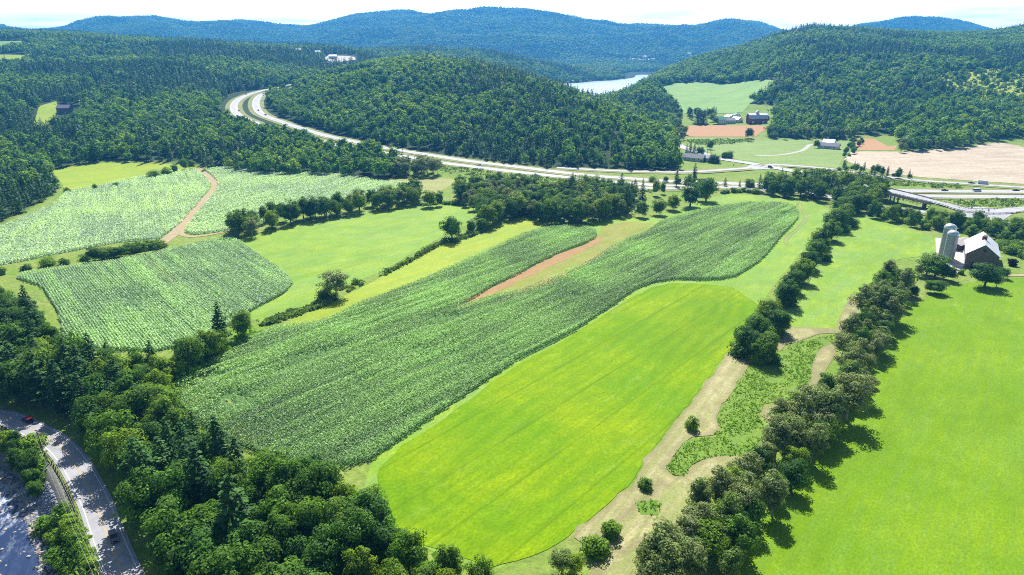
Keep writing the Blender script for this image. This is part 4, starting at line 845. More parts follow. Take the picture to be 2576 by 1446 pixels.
# leave out what stands wholly behind the ridges
tilt = (HT - CAM_H) / YG[None, :]; run = np.maximum.accumulate(tilt, axis=1)
rb_ = hgrid(HP[:, 0], HP[:, 1] * .985, run); vis = (hh + 22 - CAM_H) / HP[:, 1] > rb_ - .0035
HP = HP[vis]; hh = hh[vis]
conm = fbm(HP[:, 0], HP[:, 1], 150, 4, 71) + .25 * (rf.rand(len(HP)) - .5)
farm_ = HP[:, 1] > 2400
BRUSH = TP([(2358,192),(2400,180),(2480,175),(2560,177),(2600,200),(2620,252),(2560,262),(2480,250),(2420,236),(2370,220)])
inb = inside(HP[:, :2], BRUSH)
kindi = np.where(conm > .56, 3 + rf.randint(0, 2, len(HP)), rf.randint(0, 3, len(HP)))
kindi = np.where(farm_ & (conm < .60), 5 + rf.randint(0, 2, len(HP)), kindi); kindi = np.where(inb & (rf.rand(len(HP)) < .85), 7, kindi)
gap = rf.rand(len(HP)) < .03
HP = HP[~gap]; hh = hh[~gap]; kindi = kindi[~gap]
scl = HP[:, 2] / 9.0 * rf.uniform(.62, 1.25, len(HP)) * (.75 + .7 * fbm(HP[:, 0], HP[:, 1], 40, 3, 88)); scl = np.clip(scl, .6, 2.6)
scz = np.clip(np.where(HP[:, 2] > 12, 1.0 + .3 * (scl - 1), scl) * rf.uniform(.85, 1.2, len(HP)) * 1.1, .65, 1.4)
FPTS = [np.c_[HP[:, :2], hh - .3]]; FK = [kindi]; FS = [np.c_[scl, scl, scz]]
print('hill trees', len(HP))
LM_IDX = {'broadleaf_tree': 8, 'poplar_tree': 10, 'pine_tree': 3, 'spruce_tree': 4, 'shrub': 11, 'far_broad': 0}
# --- the trees one can tell apart
byk = {}
for p in PLACES: byk.setdefault(p[0], []).append(p)
FIRST = {}
CAPS = {'broadleaf_tree': 290, 'pine_tree': 290, 'poplar_tree': 280, 'shrub': 290, 'spruce_tree': 290}
CAMXY = np.array([0, 0])
extra = []
used_proto = {}
for k, ps in byk.items():
    ps.sort(key=lambda p: -p[3] / math.hypot(p[1], p[2], 100))
    vis_ps = [p for p in ps if abs(p[1]) < p[2] * .80 + 15]
    ind = vis_ps[:CAPS[k]]; extra += vis_ps[CAPS[k]:]; print(k, len(ps), len(ind))
    for i, (kind, x, y, h, wf_, label, group, pr) in enumerate(ind):
        far_ = math.hypot(x, y) > 1150
        pk = kind
        if far_ and kind in ('broadleaf_tree', 'poplar_tree'): pk = 'far_broad'
        if far_ and kind in ('pine_tree', 'spruce_tree'): pk = 'far_pine'
        pl = PROTO[pk]; j = i % len(pl); cm, tm = pl[j]; s = h / BASEH[pk]
        used_proto[(pk, j)] = 1
        e = empty(kind, (x, y, hz(x, y) - .15), random.uniform(0, 2 * pi), label, 'shrub' if kind == 'shrub' else 'tree', group)
        e.scale = (s * wf_, s * wf_, s)
        c_ = link('crown', cm, e)
        if tm is not None: link('trunk', tm, e)
        FIRST.setdefault((pk, j), c_)
if extra:
    E = np.array([[p[1], p[2]] for p in extra]); FPTS.append(np.c_[E, hgrid(E[:, 0], E[:, 1]) - .2])
    FK.append(np.array([LM_IDX[p[0]] + (k_ % 2 if p[0] == 'broadleaf_tree' else 0) for k_, p in enumerate(extra)])); ss = np.array([[p[3] / BASEH[p[0]] * p[4], p[3] / BASEH[p[0]] * p[4], p[3] / BASEH[p[0]]] for p in extra]); FS.append(ss)
for kk, spots in (('tiny_broad', [(1240, 100), (1500, 118)]), ('lime_brush', [(2400, 190)])):
    for j, (px, py) in enumerate(spots):
        x, y = T(px, py); cm, _ = PROTO[kk][j]
        e = empty('broadleaf_tree' if kk[0] == 't' else 'shrub', (x, y, hz(x, y) - .3), j, ['leafy tree on the slope of the long blue mountain', 'leafy tree low on the dip of the blue mountain'][j] if kk[0] == 't' else 'lime coloured bush in the brushy clearing on the wooded hill', 'tree' if kk[0] == 't' else 'shrub')
        FIRST[(kk, j)] = link('crown', cm, e)
for pk in ('far_broad', 'far_pine'):
    for j in range(len(PROTO[pk])):
        if (pk, j) not in FIRST:
            x, y = T(1300 + 40 * j, 400); e = empty('broadleaf_tree' if 'broad' in pk else 'pine_tree', (x, y, hz(x, y) - .3), j, 'tree at the foot of the wooded hill above the carriageway', 'tree', 'trees at the hill foot')
            FIRST[(pk, j)] = link('crown', PROTO[pk][j][0], e)
def scatter_object(name, P, K_, S, protos_, label, cat, rotseed=1, tiltr=.06):
    me = bpy.data.meshes.new(name); me.vertices.add(len(P)); me.vertices.foreach_set('co', P.astype(np.float32).ravel())
    a = me.attributes.new('pick', 'INT', 'POINT'); a.data.foreach_set('value', K_.astype(np.int32))
    a = me.attributes.new('size', 'FLOAT_VECTOR', 'POINT'); a.data.foreach_set('vector', S.astype(np.float32).ravel())
    r = np.random.RandomState(rotseed); rot = np.c_[r.normal(0, tiltr, len(P)), r.normal(0, tiltr, len(P)), r.uniform(0, 2 * pi, len(P))]
    a = me.attributes.new('turn', 'FLOAT_VECTOR', 'POINT'); a.data.foreach_set('vector', rot.astype(np.float32).ravel())
    me.update(); o = link(name, me); tag(o, label, cat, kind='stuff')
    g = bpy.data.node_groups.new(name, 'GeometryNodeTree'); g.interface.new_socket('Geometry', in_out='INPUT', socket_type='NodeSocketGeometry'); g.interface.new_socket('Geometry', in_out='OUTPUT', socket_type='NodeSocketGeometry')
    gi = g.nodes.new('NodeGroupInput'); go = g.nodes.new('NodeGroupOutput'); jn = g.nodes.new('GeometryNodeJoinGeometry')
    def attr(nm, dt):
        n = g.nodes.new('GeometryNodeInputNamedAttribute'); n.data_type = dt; n.inputs[0].default_value = nm; return n.outputs[0]
    pk, sz, tn = attr('pick', 'INT'), attr('size', 'FLOAT_VECTOR'), attr('turn', 'FLOAT_VECTOR')
    e2r = g.nodes.new('FunctionNodeEulerToRotation'); g.links.new(tn, e2r.inputs[0])
    for i, ob in enumerate(protos_):
        if not (K_ == i).any(): continue
        oi = g.nodes.new('GeometryNodeObjectInfo'); oi.inputs['Object'].default_value = ob; oi.inputs['As Instance'].default_value = True; oi.transform_space = 'ORIGINAL'
        cp = g.nodes.new('FunctionNodeCompare'); cp.data_type = 'INT'; cp.operation = 'EQUAL'
        ins = [s for s in cp.inputs if s.type == 'INT']; g.links.new(pk, ins[0]); ins[1].default_value = i
        ip = g.nodes.new('GeometryNodeInstanceOnPoints'); g.links.new(gi.outputs[0], ip.inputs['Points']); g.links.new(cp.outputs[0], ip.inputs['Selection'])
        g.links.new(oi.outputs['Geometry'], ip.inputs['Instance']); g.links.new(e2r.outputs[0], ip.inputs['Rotation']); g.links.new(sz, ip.inputs['Scale'])
        g.links.new(ip.outputs[0], jn.inputs[0])
    g.links.new(jn.outputs[0], go.inputs[0])
    md = o.modifiers.new('scatter', 'NODES'); md.node_group = g; return o
FP = [FIRST[('far_broad', 0)], FIRST[('far_broad', 1)], FIRST[('far_broad', 2)], FIRST[('far_pine', 0)], FIRST[('far_pine', 1)], FIRST[('tiny_broad', 0)], FIRST[('tiny_broad', 1)], FIRST[('lime_brush', 0)], FIRST[('broadleaf_tree', 0)], FIRST[('broadleaf_tree', 3)], FIRST[('poplar_tree', 1)], FIRST[('shrub', 0)]]
scatter_object('forest', np.vstack(FPTS), np.concatenate(FK), np.vstack(FS), FP, 'mixed forest covering the hills and far mountains', 'forest')

# ------------------------------------------------------------------ haze over the valley
m, nt_ = mat('haze'); pv = N(nt_, 'ShaderNodeVolumePrincipled'); pv.inputs['Color'].default_value = (.075, .42, 1.0, 1)
pv.inputs['Density'].default_value = 0.00015; pv.inputs['Anisotropy'].default_value = 0.3
o_ = N(nt_, 'ShaderNodeOutputMaterial'); L(nt_, pv.outputs[0], o_.inputs['Volume'])
hb = MB(); hb.box(-44000, 44000, -7000, 9500, -20, 480)
tag(hb.build('haze', m), 'thin blue haze fading the far mountains', 'haze', kind='stuff')

# ------------------------------------------------------------------ small ground things: weeds, rocks, pale clearings
def tufts(name, polys, dens, size, hgt, material, seed, label, upr=.5, shrubby=0.0):
    rg = np.random.RandomState(seed); C, Nn, S, Tn = [], [], [], []
    for poly in polys:
        P = np.array(TP(poly)); lo, hi = P.min(0), P.max(0); n = int((hi - lo).prod() * dens); Q = rg.uniform(lo, hi, (n, 2)); Q = Q[inside(Q, P)]
        for ln_ in LINES.values():
            if len(Q) and P[:, 1].max() > 400: Q = Q[seg_dist(Q, ln_)[0] > 9.5]
        v = fbm(Q[:, 0], Q[:, 1], 7, 3, seed); Q = Q[v > .32]; v = v[v > .32]; z = hgrid(Q[:, 0], Q[:, 1])
        for k in range(4):
            a = rg.uniform(0, 2 * pi, len(Q)); h = hgt * rg.uniform(.2, 1, len(Q)) * (.35 + 1.5 * np.clip(v - .32, 0, 1) * 2)
            C.append(np.c_[Q + rg.normal(0, size * .5, Q.shape), z + h]); Nn.append(np.c_[np.cos(a) * upr * 2, np.sin(a) * upr * 2, np.ones(len(Q))]); S.append(size * rg.uniform(.6, 1.3, len(Q))); Tn.append(np.clip(rg.normal(.5, .25, len(Q)) , 0, 1))
    o = link(name, quads_mesh(name, leaf_quads(np.vstack(C), np.vstack(Nn), np.concatenate(S), rg, .6), material, np.concatenate(Tn)))
    return tag(o, label, 'ground cover', kind='stuff')
LM_WEED = leaf_mat('weed leaves', [(.23, .42, .05), (.23, .42, .05)], .34, .1, .6, .55)
LM_ROUGH = leaf_mat('rough ditch weeds', [(.19, .32, .08), (.19, .32, .08)], .3, .1, .6, .4)
WEEDS = [[(1898,908),(1960,884),(2010,862),(2092,842),(2098,862),(2062,875),(2045,905),(2038,955),(1990,1005),(1922,1015),(1906,1045),(1930,1085),(1900,1120),(1868,1145),(1790,1150),(1738,1168),(1724,1195),(1695,1194),(1674,1180),(1700,1140),(1722,1112),(1790,1098),(1810,1076),(1802,1052),(1830,1005),(1868,945)],
         [(1600,1262),(1665,1258),(1662,1285),(1655,1298),(1610,1295),(1597,1275)]]
drape('ground_rough', TP(WEEDS[0]), grass_mat('weedy ground', (.19,.34,.03), (.26,.38,.045), (.16,.29,.06), BX, .5, 9, 0, 1.5, .7), .12, 3, jag=.6)
drape('ground_rough', TP(WEEDS[1]), bpy.data.materials['weedy ground'], .13, 3, jag=.4)
tufts('weeds', WEEDS, 1.7, .38, .6, LM_WEED, 301, 'lush bright green weeds between the straw path and the tree belt')
def strip(px, w):
    Ln = smooth_line([G(*p) for p in px], 6); d = np.gradient(Ln, axis=0); d /= np.hypot(*d.T)[:, None]; n = np.c_[-d[:, 1], d[:, 0]]; return [tuple(p) for p in np.vstack([Ln + n * w / 2, (Ln - n * w / 2)[::-1]])]
def tufts_world(name, polys, *a, **k):
    global TP
    keep = TP; TP = lambda q: q
    try: return tufts(name, polys, *a, **k)
    finally: TP = keep
D1 = strip([(1122,606),(1060,640),(1010,668),(962,692)], 2.6); D2 = strip([(1215,578),(1180,592),(1135,610)], 6)
D3 = strip([(905,712),(880,722),(850,742),(800,768),(720,796),(690,806),(650,814)], 6); D4 = strip([(1050,518),(1120,513),(1200,522),(1215,540)], 5)
tufts_world('ditch_weeds', [D1, D2, D3, D4], 2.6, .9, 1.7, LM_ROUGH, 302, 'dark weeds growing along the ditch between the meadows')
tufts('roadside_weeds', [[(1300,436),(1440,452),(1560,468),(1640,474),(1640,486),(1560,486),(1440,478),(1330,470),(1240,440)], [(1110,412),(1240,432),(1250,440),(1180,445),(1110,430)], [(2210,446),(2330,462),(2440,468),(2430,474),(2260,470),(2205,462)], [(2215,492),(2290,505),(2400,528),(2430,536),(2380,536),(2250,518),(2205,505)], [(2380,503),(2640,503),(2640,520),(2440,522)], [(1730,350),(1880,350),(1900,358),(1780,366),(1730,360)]], .13, 1.5, 1.3, LM_ROUGH, 303, 'rough weeds and brush on the verges round the highway ramps')
tufts_world('wood_undergrowth', [strip([(640,836),(560,884),(480,936),(414,985),(424,1045),(446,1092),(560,1192),(700,1242),(880,1270),(945,1312),(975,1390),(1115,1445)], 7)], 1.2, 1.1, 2.2, LM_WEED, 304, 'bright undergrowth along the sunny edge of the roadside wood')
tufts('bank_weeds', [[(130,1300),(190,1290),(235,1400),(250,1460),(170,1480),(110,1330)], [(-80,1095),(30,1092),(95,1125),(130,1160),(110,1230),(60,1190),(-20,1130)]], 1.1, .9, 1.2, LM_WEED, 305, 'sunlit weeds covering the bank below the guardrail')
# rocks
def rocks(name, P, sizes, material, seed, label):
    rg = np.random.RandomState(seed); V0 = np.array([(1,0,0),(0,1,0),(-1,0,0),(0,-1,0),(0,0,1),(0,0,-1),(.6,.6,.6),(-.6,.6,.6),(-.6,-.6,.6),(.6,-.6,.6)], float)
    Fh = [(6,4,9),(6,7,4),(7,8,4),(8,9,4),(0,6,9),(1,7,6),(2,8,7),(3,9,8),(0,1,6),(1,2,7),(2,3,8),(3,0,9),(0,5,1),(1,5,2),(2,5,3),(3,5,0)]
    Vs, Fs = [], []
    for i, (p, sz) in enumerate(zip(P, sizes)):
        v = V0 * rg.uniform(.65, 1.15, (10, 1)) * sz * np.array([1, rg.uniform(.6, 1), rg.uniform(.5, .8)]); a = rg.uniform(0, 6.28); c_, s_ = cos(a), sin(a)
        v = v @ np.array([[c_, s_, 0], [-s_, c_, 0], [0, 0, 1]]) + p; Vs.append(v); Fs.append(np.array(Fh) + 10 * i)
    return tag(link(name, mesh_np(name, np.vstack(Vs), np.vstack(Fs), material)), label, 'rocks', kind='stuff')
ROCK = plain('pale river rock', (.42, .38, .34), .9, .2, .4, .6); GRAV = plain('blue grey riprap', (.30, .31, .34), .85, .2, .5, .5)
rk = np.random.RandomState(9); RR = RIVER_ROAD; dn_ = np.gradient(RR, axis=0); dn_ /= np.hypot(*dn_.T)[:, None]; nn_ = np.c_[-dn_[:, 1], dn_[:, 0]] * sideq
vis_i = np.nonzero((RR[:, 1] > 70) & (RR[:, 1] < 230) & (RR[:, 0] > -200))[0]
def along(n, lo, hi, i0, i1, power=1.0):
    f = rk.uniform(i0, i1, n); i = np.clip(f.astype(int), 0, len(RR) - 2); t_ = (f - i)[:, None]; base = RR[i] * (1 - t_) + RR[i + 1] * t_; nv = nn_[i]
    return base + nv * rk.uniform(0, 1, (n, 1)) ** power * (hi - lo) + nv * lo
Q = along(900, 10.8, 14.0, vis_i[0], vis_i[-1]); Q2 = along(260, 13, 30, vis_i[0], vis_i[-1], 2.0); Q = np.vstack([Q, Q2])
rocks('river_rocks', np.c_[Q, np.maximum(hgrid(Q[:, 0], Q[:, 1]), WATER_Z - .15) + .1], rk.uniform(.22, .75, len(Q)), ROCK, 3, 'pale rocks lining the edge of the river')
gi0 = int(np.argmin(np.hypot(*(RR - np.array(G(175, 1178, ROAD_Z))).T))); gi1 = int(np.argmin(np.hypot(*(RR - np.array(G(215, 1255, ROAD_Z))).T)))
Q = along(2600, 6.9, 12.5, min(gi0, gi1) + 0.0, max(gi0, gi1) + 0.0)
rocks('riprap', np.c_[Q, hgrid(Q[:, 0], Q[:, 1]) + .05], rk.uniform(.2, .5, len(Q)), GRAV, 4, 'blue grey riprap stones on the steep bank under the guardrail')
SAND = soil_mat('pale sand and gravel', (.55, .50, .42), (.68, .63, .54), 0)
drape('shore', TP([(1425,206),(1462,203),(1500,197),(1507,189),(1498,187),(1490,195),(1450,200),(1420,203)]), SAND, .8, 20)
drape('ground_clearing', TP([(815,149),(824,141),(892,144),(896,151),(860,156),(832,156)]), SAND, .8, 12)
drape('field', TP([(80,318),(98,268),(142,255),(146,268),(135,300),(112,320)]), GRASS_D, .4, 8)
drape('field', TP([(-100,138),(0,138),(62,140),(60,160),(0,160),(-100,160)]), GRASS_D, .6, 16); drape('field', TP([(-30,106),(58,104),(64,118),(-30,120)]), GRASS_E, .6, 16)
drape('ground_clearing', TP([(1585,147),(1648,147),(1650,150),(1583,150)]), SAND, 2.0, 30)
drape('field', BRUSH, grass_mat('yellow brushy clearing', (.36,.46,.03), (.48,.54,.05), (.30,.42,.04), 0, .5, 12, 0, .4, .6), .5, 12)

# ------------------------------------------------------------------ buildings
WOODM = plain('weathered grey brown barn boards', (.20, .155, .13), .9, .1, .35, 1.2, 0, 6, 6, .15)
WHITEW = plain('white painted boards', (.72, .74, .76), .7, .3, .1, 1.0, 0, 1, 1, 8); METALR = plain('pale metal roofing', (.70, .71, .74), .45, .5, .12, .8, .3, 4, .3, .3)
REDW = plain('dark red boards', (.26, .055, .05), .8, .2, .3, 1.0, 0, 5, 5, .2); GREENR = plain('green metal roofing', (.06, .34, .26), .5, .4, .15, 1.0); PURPR = plain('mauve grey shingles', (.30, .28, .36), .8, .2, .2, 1.5)
GREYR = plain('weathered grey shingles', (.40, .40, .43), .8, .2, .3, .8); GLASS = plain('dark window glass', (.03, .035, .045), .15, .6, .1, 1); DARKW = plain('near black and doorway shade', (.02, .018, .018), .9, .1, .1, 1)  # DARKW: near-black; on doors it paints the unlit doorway interior
CONC = plain('grey concrete staves', (.36, .38, .41), .8, .25, .25, 1.0, 0, 1, 1, 2.5); DOME = plain('galvanised dome', (.62, .66, .68), .35, .5, .15, 2, .5); REDP = plain('faded red paint', (.34, .08, .06), .7, .2, .2, 2)
def house(name, x, y, z, rz, w, d, hw, hr, wallm, roofm, label, cat, ridge='y', over=.5, gambrel=False, wins=(), doors=(), winm=None, base_drop=1.0):
    """w along local x, d along local y; ridge along y (gable to the camera side) or x"""
    e = empty(name, (x, y, z), rz, label, cat)
    hwid = (w if ridge == 'y' else d) / 2; ln = d if ridge == 'y' else w
    prof_ = [(-hwid, -base_drop), (hwid, -base_drop), (hwid, hw)] + ([(hwid * .62, hw + (hr - hw) * .62)] if gambrel else []) + [(0, hr)] + ([(-hwid * .62, hw + (hr - hw) * .62)] if gambrel else []) + [(-hwid, hw)]
    m = MB(); m.prism(prof_, -ln / 2, ln / 2); 
    if ridge == 'x': m.v = [(p[1], p[0], p[2]) for p in m.v]
    m.build('wall', wallm, e)
    for sg in (-1, 1):
        r_ = MB(); t_ = .22; pr = [(sg * (hwid + over), hw - over * (hr - hw) / hwid + .05)] + ([(sg * hwid * .62, hw + (hr - hw) * .62 + .05)] if gambrel else []) + [(0, hr + .05)]
        pr2 = [(p[0], p[1] + t_) for p in pr]; r_.prism(pr + pr2[::-1], -ln / 2 - over, ln / 2 + over)
        if ridge == 'x': r_.v = [(p[1], p[0], p[2]) for p in r_.v]
        r_.build('roof', roofm, e)
    for (face, u, zc, ww, wh) in wins:
        m = MB(); fr = MB(); q = .06
        if face == 'front': m.box(u - ww / 2, u + ww / 2, -d / 2 - q, -d / 2 - .003, zc - wh / 2, zc + wh / 2); fr.box(u - ww / 2 - .12, u + ww / 2 + .12, -d / 2 - q + .03, -d / 2 - .001, zc - wh / 2 - .12, zc + wh / 2 + .12)
        elif face == 'west': m.box(-w / 2 - q, -w / 2 - .003, u - ww / 2, u + ww / 2, zc - wh / 2, zc + wh / 2); fr.box(-w / 2 - q + .03, -w / 2 - .001, u - ww / 2 - .12, u + ww / 2 + .12, zc - wh / 2 - .12, zc + wh / 2 + .12)
        f_ = fr.build('window', WHITEW if wallm is not WOODM else WOODM, e); m.build('pane', GLASS, f_)
    for (face, u, ww, wh, mt) in doors:
        m = MB()
        if face == 'front': m.box(u - ww / 2, u + ww / 2, -d / 2 - .12, -d / 2 - .002, 0, wh)
        else: m.box(-w / 2 - .12, -w / 2 - .002, u - ww / 2, u + ww / 2, 0, wh)
        m.build('door', mt, e)
    return e
RB = -math.atan2(14, 23)
bd = np.array([14, 23]) / math.hypot(14, 23); bw = np.array([11.6, -6]) / 13.06; FLB = np.array([218.2, 314.4])
bc = FLB + bw * 6.5 + bd * 14
ob = house('old_barn', bc[0], bc[1], 0, RB, 13, 28, 7.0, 12.0, WOODM, METALR, 'big weathered barn with a white metal roof and red cupola', 'barn', 'y', .6, wins=[('front', .3, 9.2, 1.1, 1.1)], doors=[('front', -2.5, 2.6, 3.2, DARKW)])
m = MB(); m.box(-1.0, 1.0, -1.8, .2, 11.2, 13.6); cup = m.build('cupola', REDP, ob)
m = MB(); m.prism([(-1.35, 13.5), (0, 14.6), (1.35, 13.5)], -2.2, .6); m.build('cupola_roof', METALR, cup)
m = MB(); m.box(-6.55, -6.5, -13, 13.0, 0, 2.2); m.build('wall_base', WHITEW, ob)
for k in range(9):
    m = MB(); m.box(-6.4 + k * 1.55, -6.28 + k * 1.55, -14.05, -14.002, 0.1, 7.0); m.build('batten', WOODM, ob)
house('cattle_shed', 236.9, 349.2, 0, math.atan2(6.7, 11), 14, 8, 3.0, 4.6, plain('dark shed boards', (.09,.06,.06), .9, .1, .4, 2), plain('rusty pale roofing', (.50,.45,.44), .7, .3, .25, 1), 'low dark shed with a faded roof between silos and barn', 'shed', 'x', .4, doors=[('front', -2, 4, 2.2, DARKW), ('front', 4, 2.5, 2.2, DARKW)])
def silo(x, y, r, H, label):
    e = empty('silo', (x, y, 0), 0, label, 'silo'); m = MB(); pf = [(r, -.5)]
    for k in range(int((H - r * .8) / .75)):
        z0 = k * .75; pf += [(r, z0 + .05), (r + .045, z0 + .09), (r + .045, z0 + .15), (r, z0 + .19)]
    pf += [(r, H - r * .8)]; m.lathe(pf, 28); m.build('silo_wall', CONC, e)
    m = MB(); zz = H - r * .8; m.lathe([(r + .12, zz - .1)] + [(max(.01, (r + .12) * cos(a)), zz + r * .8 * sin(a)) for a in np.linspace(0, pi / 2, 9)], 28); m.build('dome', DOME, e, smooth=True)
    m = MB(); m.box(-.45, .45, -r - .5, -r + .02, 1, zz); m.build('chute', CONC, e); 
    m = MB(); m.box(-r - .35, -r - .28, -.3, -.24, 0, zz); m.box(-r - .35, -r - .28, .24, .3, 0, zz)
    for k in range(int(zz / .5)): m.box(-r - .34, -r - .3, -.24, .24, .4 + k * .5, .44 + k * .5)
    m.build('ladder', DOME, e)
silo(217.0, 325.6, 2.55, 15.6, 'concrete silo with a domed cap, nearer one of the pair')
silo(219.4, 332.4, 2.75, 17.2, 'taller concrete silo with a domed cap behind its twin')
zb = hz(323.5, 924)
wf = [('front', u, 5.2, .9, 1.1) for u in (-9, -6, -3, 3, 6, 9)]
rbn = house('red_barn', 323.5, 925, zb, .02, 24, 13, 6.5, 12.5, REDW, METALR, 'large dark red barn with a gambrel white roof and cupola', 'barn', 'x', .6, True, wins=wf + [('west', 0, 8, 1.2, 1.4)], doors=[('front', -7, 3, 3, WHITEW), ('front', 6.5, 3, 3, WHITEW)], base_drop=5)
m = MB(); m.box(-1.6, 1.6, -1.6, 1.6, 12, 14.6); cu = m.build('cupola', WHITEW, rbn); m = MB(); m.prism([(-2.1, 14.5), (0, 16.2), (2.1, 14.5)], -2.1, 2.1); m.build('cupola_roof', METALR, cu)
house('farmhouse', 278.8, 932, hz(278.8, 932), 0, 9, 9, 6.2, 9.6, WHITEW, GREENR, 'white farmhouse with a bright green roof', 'house', 'x', .4, wins=[('front', u, z, 1.0, 1.5) for u in (-3, 0, 3) for z in (1.8, 4.6)], base_drop=4)
house('farmhouse_wing', 291, 936, hz(291, 936), -.05, 14, 8, 4.2, 7, WHITEW, GREYR, 'long white wing with a grey roof beside the farmhouse', 'house', 'x', .4, wins=[('front', u, 2, 1.0, 1.3) for u in (-5, -2, 2, 5)], base_drop=4)
for (x, y, rz, w, d, hw, hr, wm, rm, lb) in [(303, 942, .5, 10, 12, 3.6, 7, WHITEW, METALR, 'small barn with a white roof beside the red barn'), (303, 975, .45, 12, 9, 3.5, 6.5, WHITEW, METALR, 'white roofed shed behind the farmhouse wing'), (315, 985, .1, 9, 8, 3.5, 6, WHITEW, GREENR, 'shed with a small green roof behind the red barn'), (342, 945, 0, 8, 8, 4, 6.5, REDW, METALR, 'little shed at the far end of the red barn')]:
    house('farm_shed', x, y, hz(x, y), rz, w, d, hw, hr, wm, rm, lb, 'shed', 'y', .4, wins=[('front', 0, hw * .6, 1, 1)], doors=[('front', w * .28, 2, 2.2, DARKW)], base_drop=4)
a = math.atan2(-12.4, 18.7)
house('long_house', 169.5, 645, hz(169.5, 645), a, 22, 7.5, 3.4, 6.4, WHITEW, GREYR, 'long low white house with a weathered grey roof', 'house', 'x', .5, wins=[('front', u, 1.9, .9, 1.1) for u in (-9, -5.5, -2, 1, 3, 7)], doors=[('front', 9.5, 1.1, 2.2, DARKW)], base_drop=3)
house('long_shed', 183.5, 641, hz(183.5, 641), a, 10, 9, 3.2, 5.6, DARKW, GREYR, 'dark shed at the end of the long white house', 'shed', 'x', .4, doors=[('front', 0, 2.5, 2.4, WHITEW)], base_drop=3)
a = math.atan2(-12.5, 15.6)
house('lane_house', 333.5, 727, hz(333.5, 727), a, 20, 8, 3.2, 6, WHITEW, PURPR, 'low house with a mauve roof at the end of the lane', 'house', 'x', .5, wins=[('front', u, 1.9, 1.2, 1.2) for u in (-7, -3, 2, 6)], doors=[('front', 0, 1.1, 2.2, REDW)], base_drop=3)
house('lane_house', 338, 738, hz(338, 738), a, 11, 9, 5, 8, WHITEW, METALR, 'taller pale roofed block behind the mauve roofed house', 'house', 'x', .5, wins=[('front', u, 3.6, 1.2, 1.2) for u in (-3, 3)], base_drop=3)
q = T(838, 148); house('quarry_shed', q[0], q[1], hz(*q), 0, 18, 14, 6, 9.5, WHITEW, METALR, 'white roofed industrial shed on the pale hillside clearing', 'shed', 'x', .5, doors=[('front', 0, 5, 4, GREENR)], base_drop=4)
for px, py, lb in ((752, 138, 'tiny white house among the trees west of the hillside clearing'), (800, 143, 'tiny white house just west of the pale clearing'), (1620, 148.5, 'tiny white house low on the far blue mountain'), (1732, 141, 'white house in a far clearing beneath the blue mountain')):
    q = T(px, py); sc_ = 1.6 if q[1] > 2500 else 1.0
    house('hill_house', q[0], q[1], hz(*q) + (5 if q[1] < 2500 else 2), .2, 12 * sc_, 9 * sc_, 6 * sc_, 9.5 * sc_, WHITEW, METALR, lb, 'house', 'x', .5, wins=[('front', 0, 3 * sc_, 2, 2)], base_drop=8)
q = T(165, 283); house('hill_house', q[0], q[1], hz(*q) + 1, -.1, 17, 9, 5, 8.5, WOODM, PURPR, 'grey roofed house in the shade beside the hillside lawn', 'house', 'x', .5, wins=[('front', u, 2.4, 1.2, 1.2) for u in (-5, 0, 5)], base_drop=6)
# round evergreen by the long house
e = empty('evergreen_tree', (DOME_ := (DOME[0] if isinstance(DOME, tuple) else 0, 0, 0)) and (T(1798, 411)[0], T(1798, 411)[1] + 3, 0.2), .3, 'wide dome-shaped dark evergreen at the end of the long white house', 'tree')
link('crown', crown_broad('crown', np.random.RandomState(404), 8.5, 6.4, 90, 34, .55, LM_PINE, -.5, .3, .4), e); link('trunk', trunk('trunk', 7, .4, 0, 4, np.random.RandomState(3)), e)
e = empty('copper_shrub', (*T(2545, 668), 0), .3, 'dark purple leafed bush on the lawn east of the barn', 'shrub')
link('crown', crown_broad('crown', np.random.RandomState(405), 3.6, 2.6, 24, 30, .45, leaf_mat('dark purple leaves', [(.035,.018,.03),(.05,.025,.04)], .1), -.3, .4, .3), e); link('trunk', trunk('trunk', 2.5, .12, 1, 5, np.random.RandomState(4), None, .4), e)

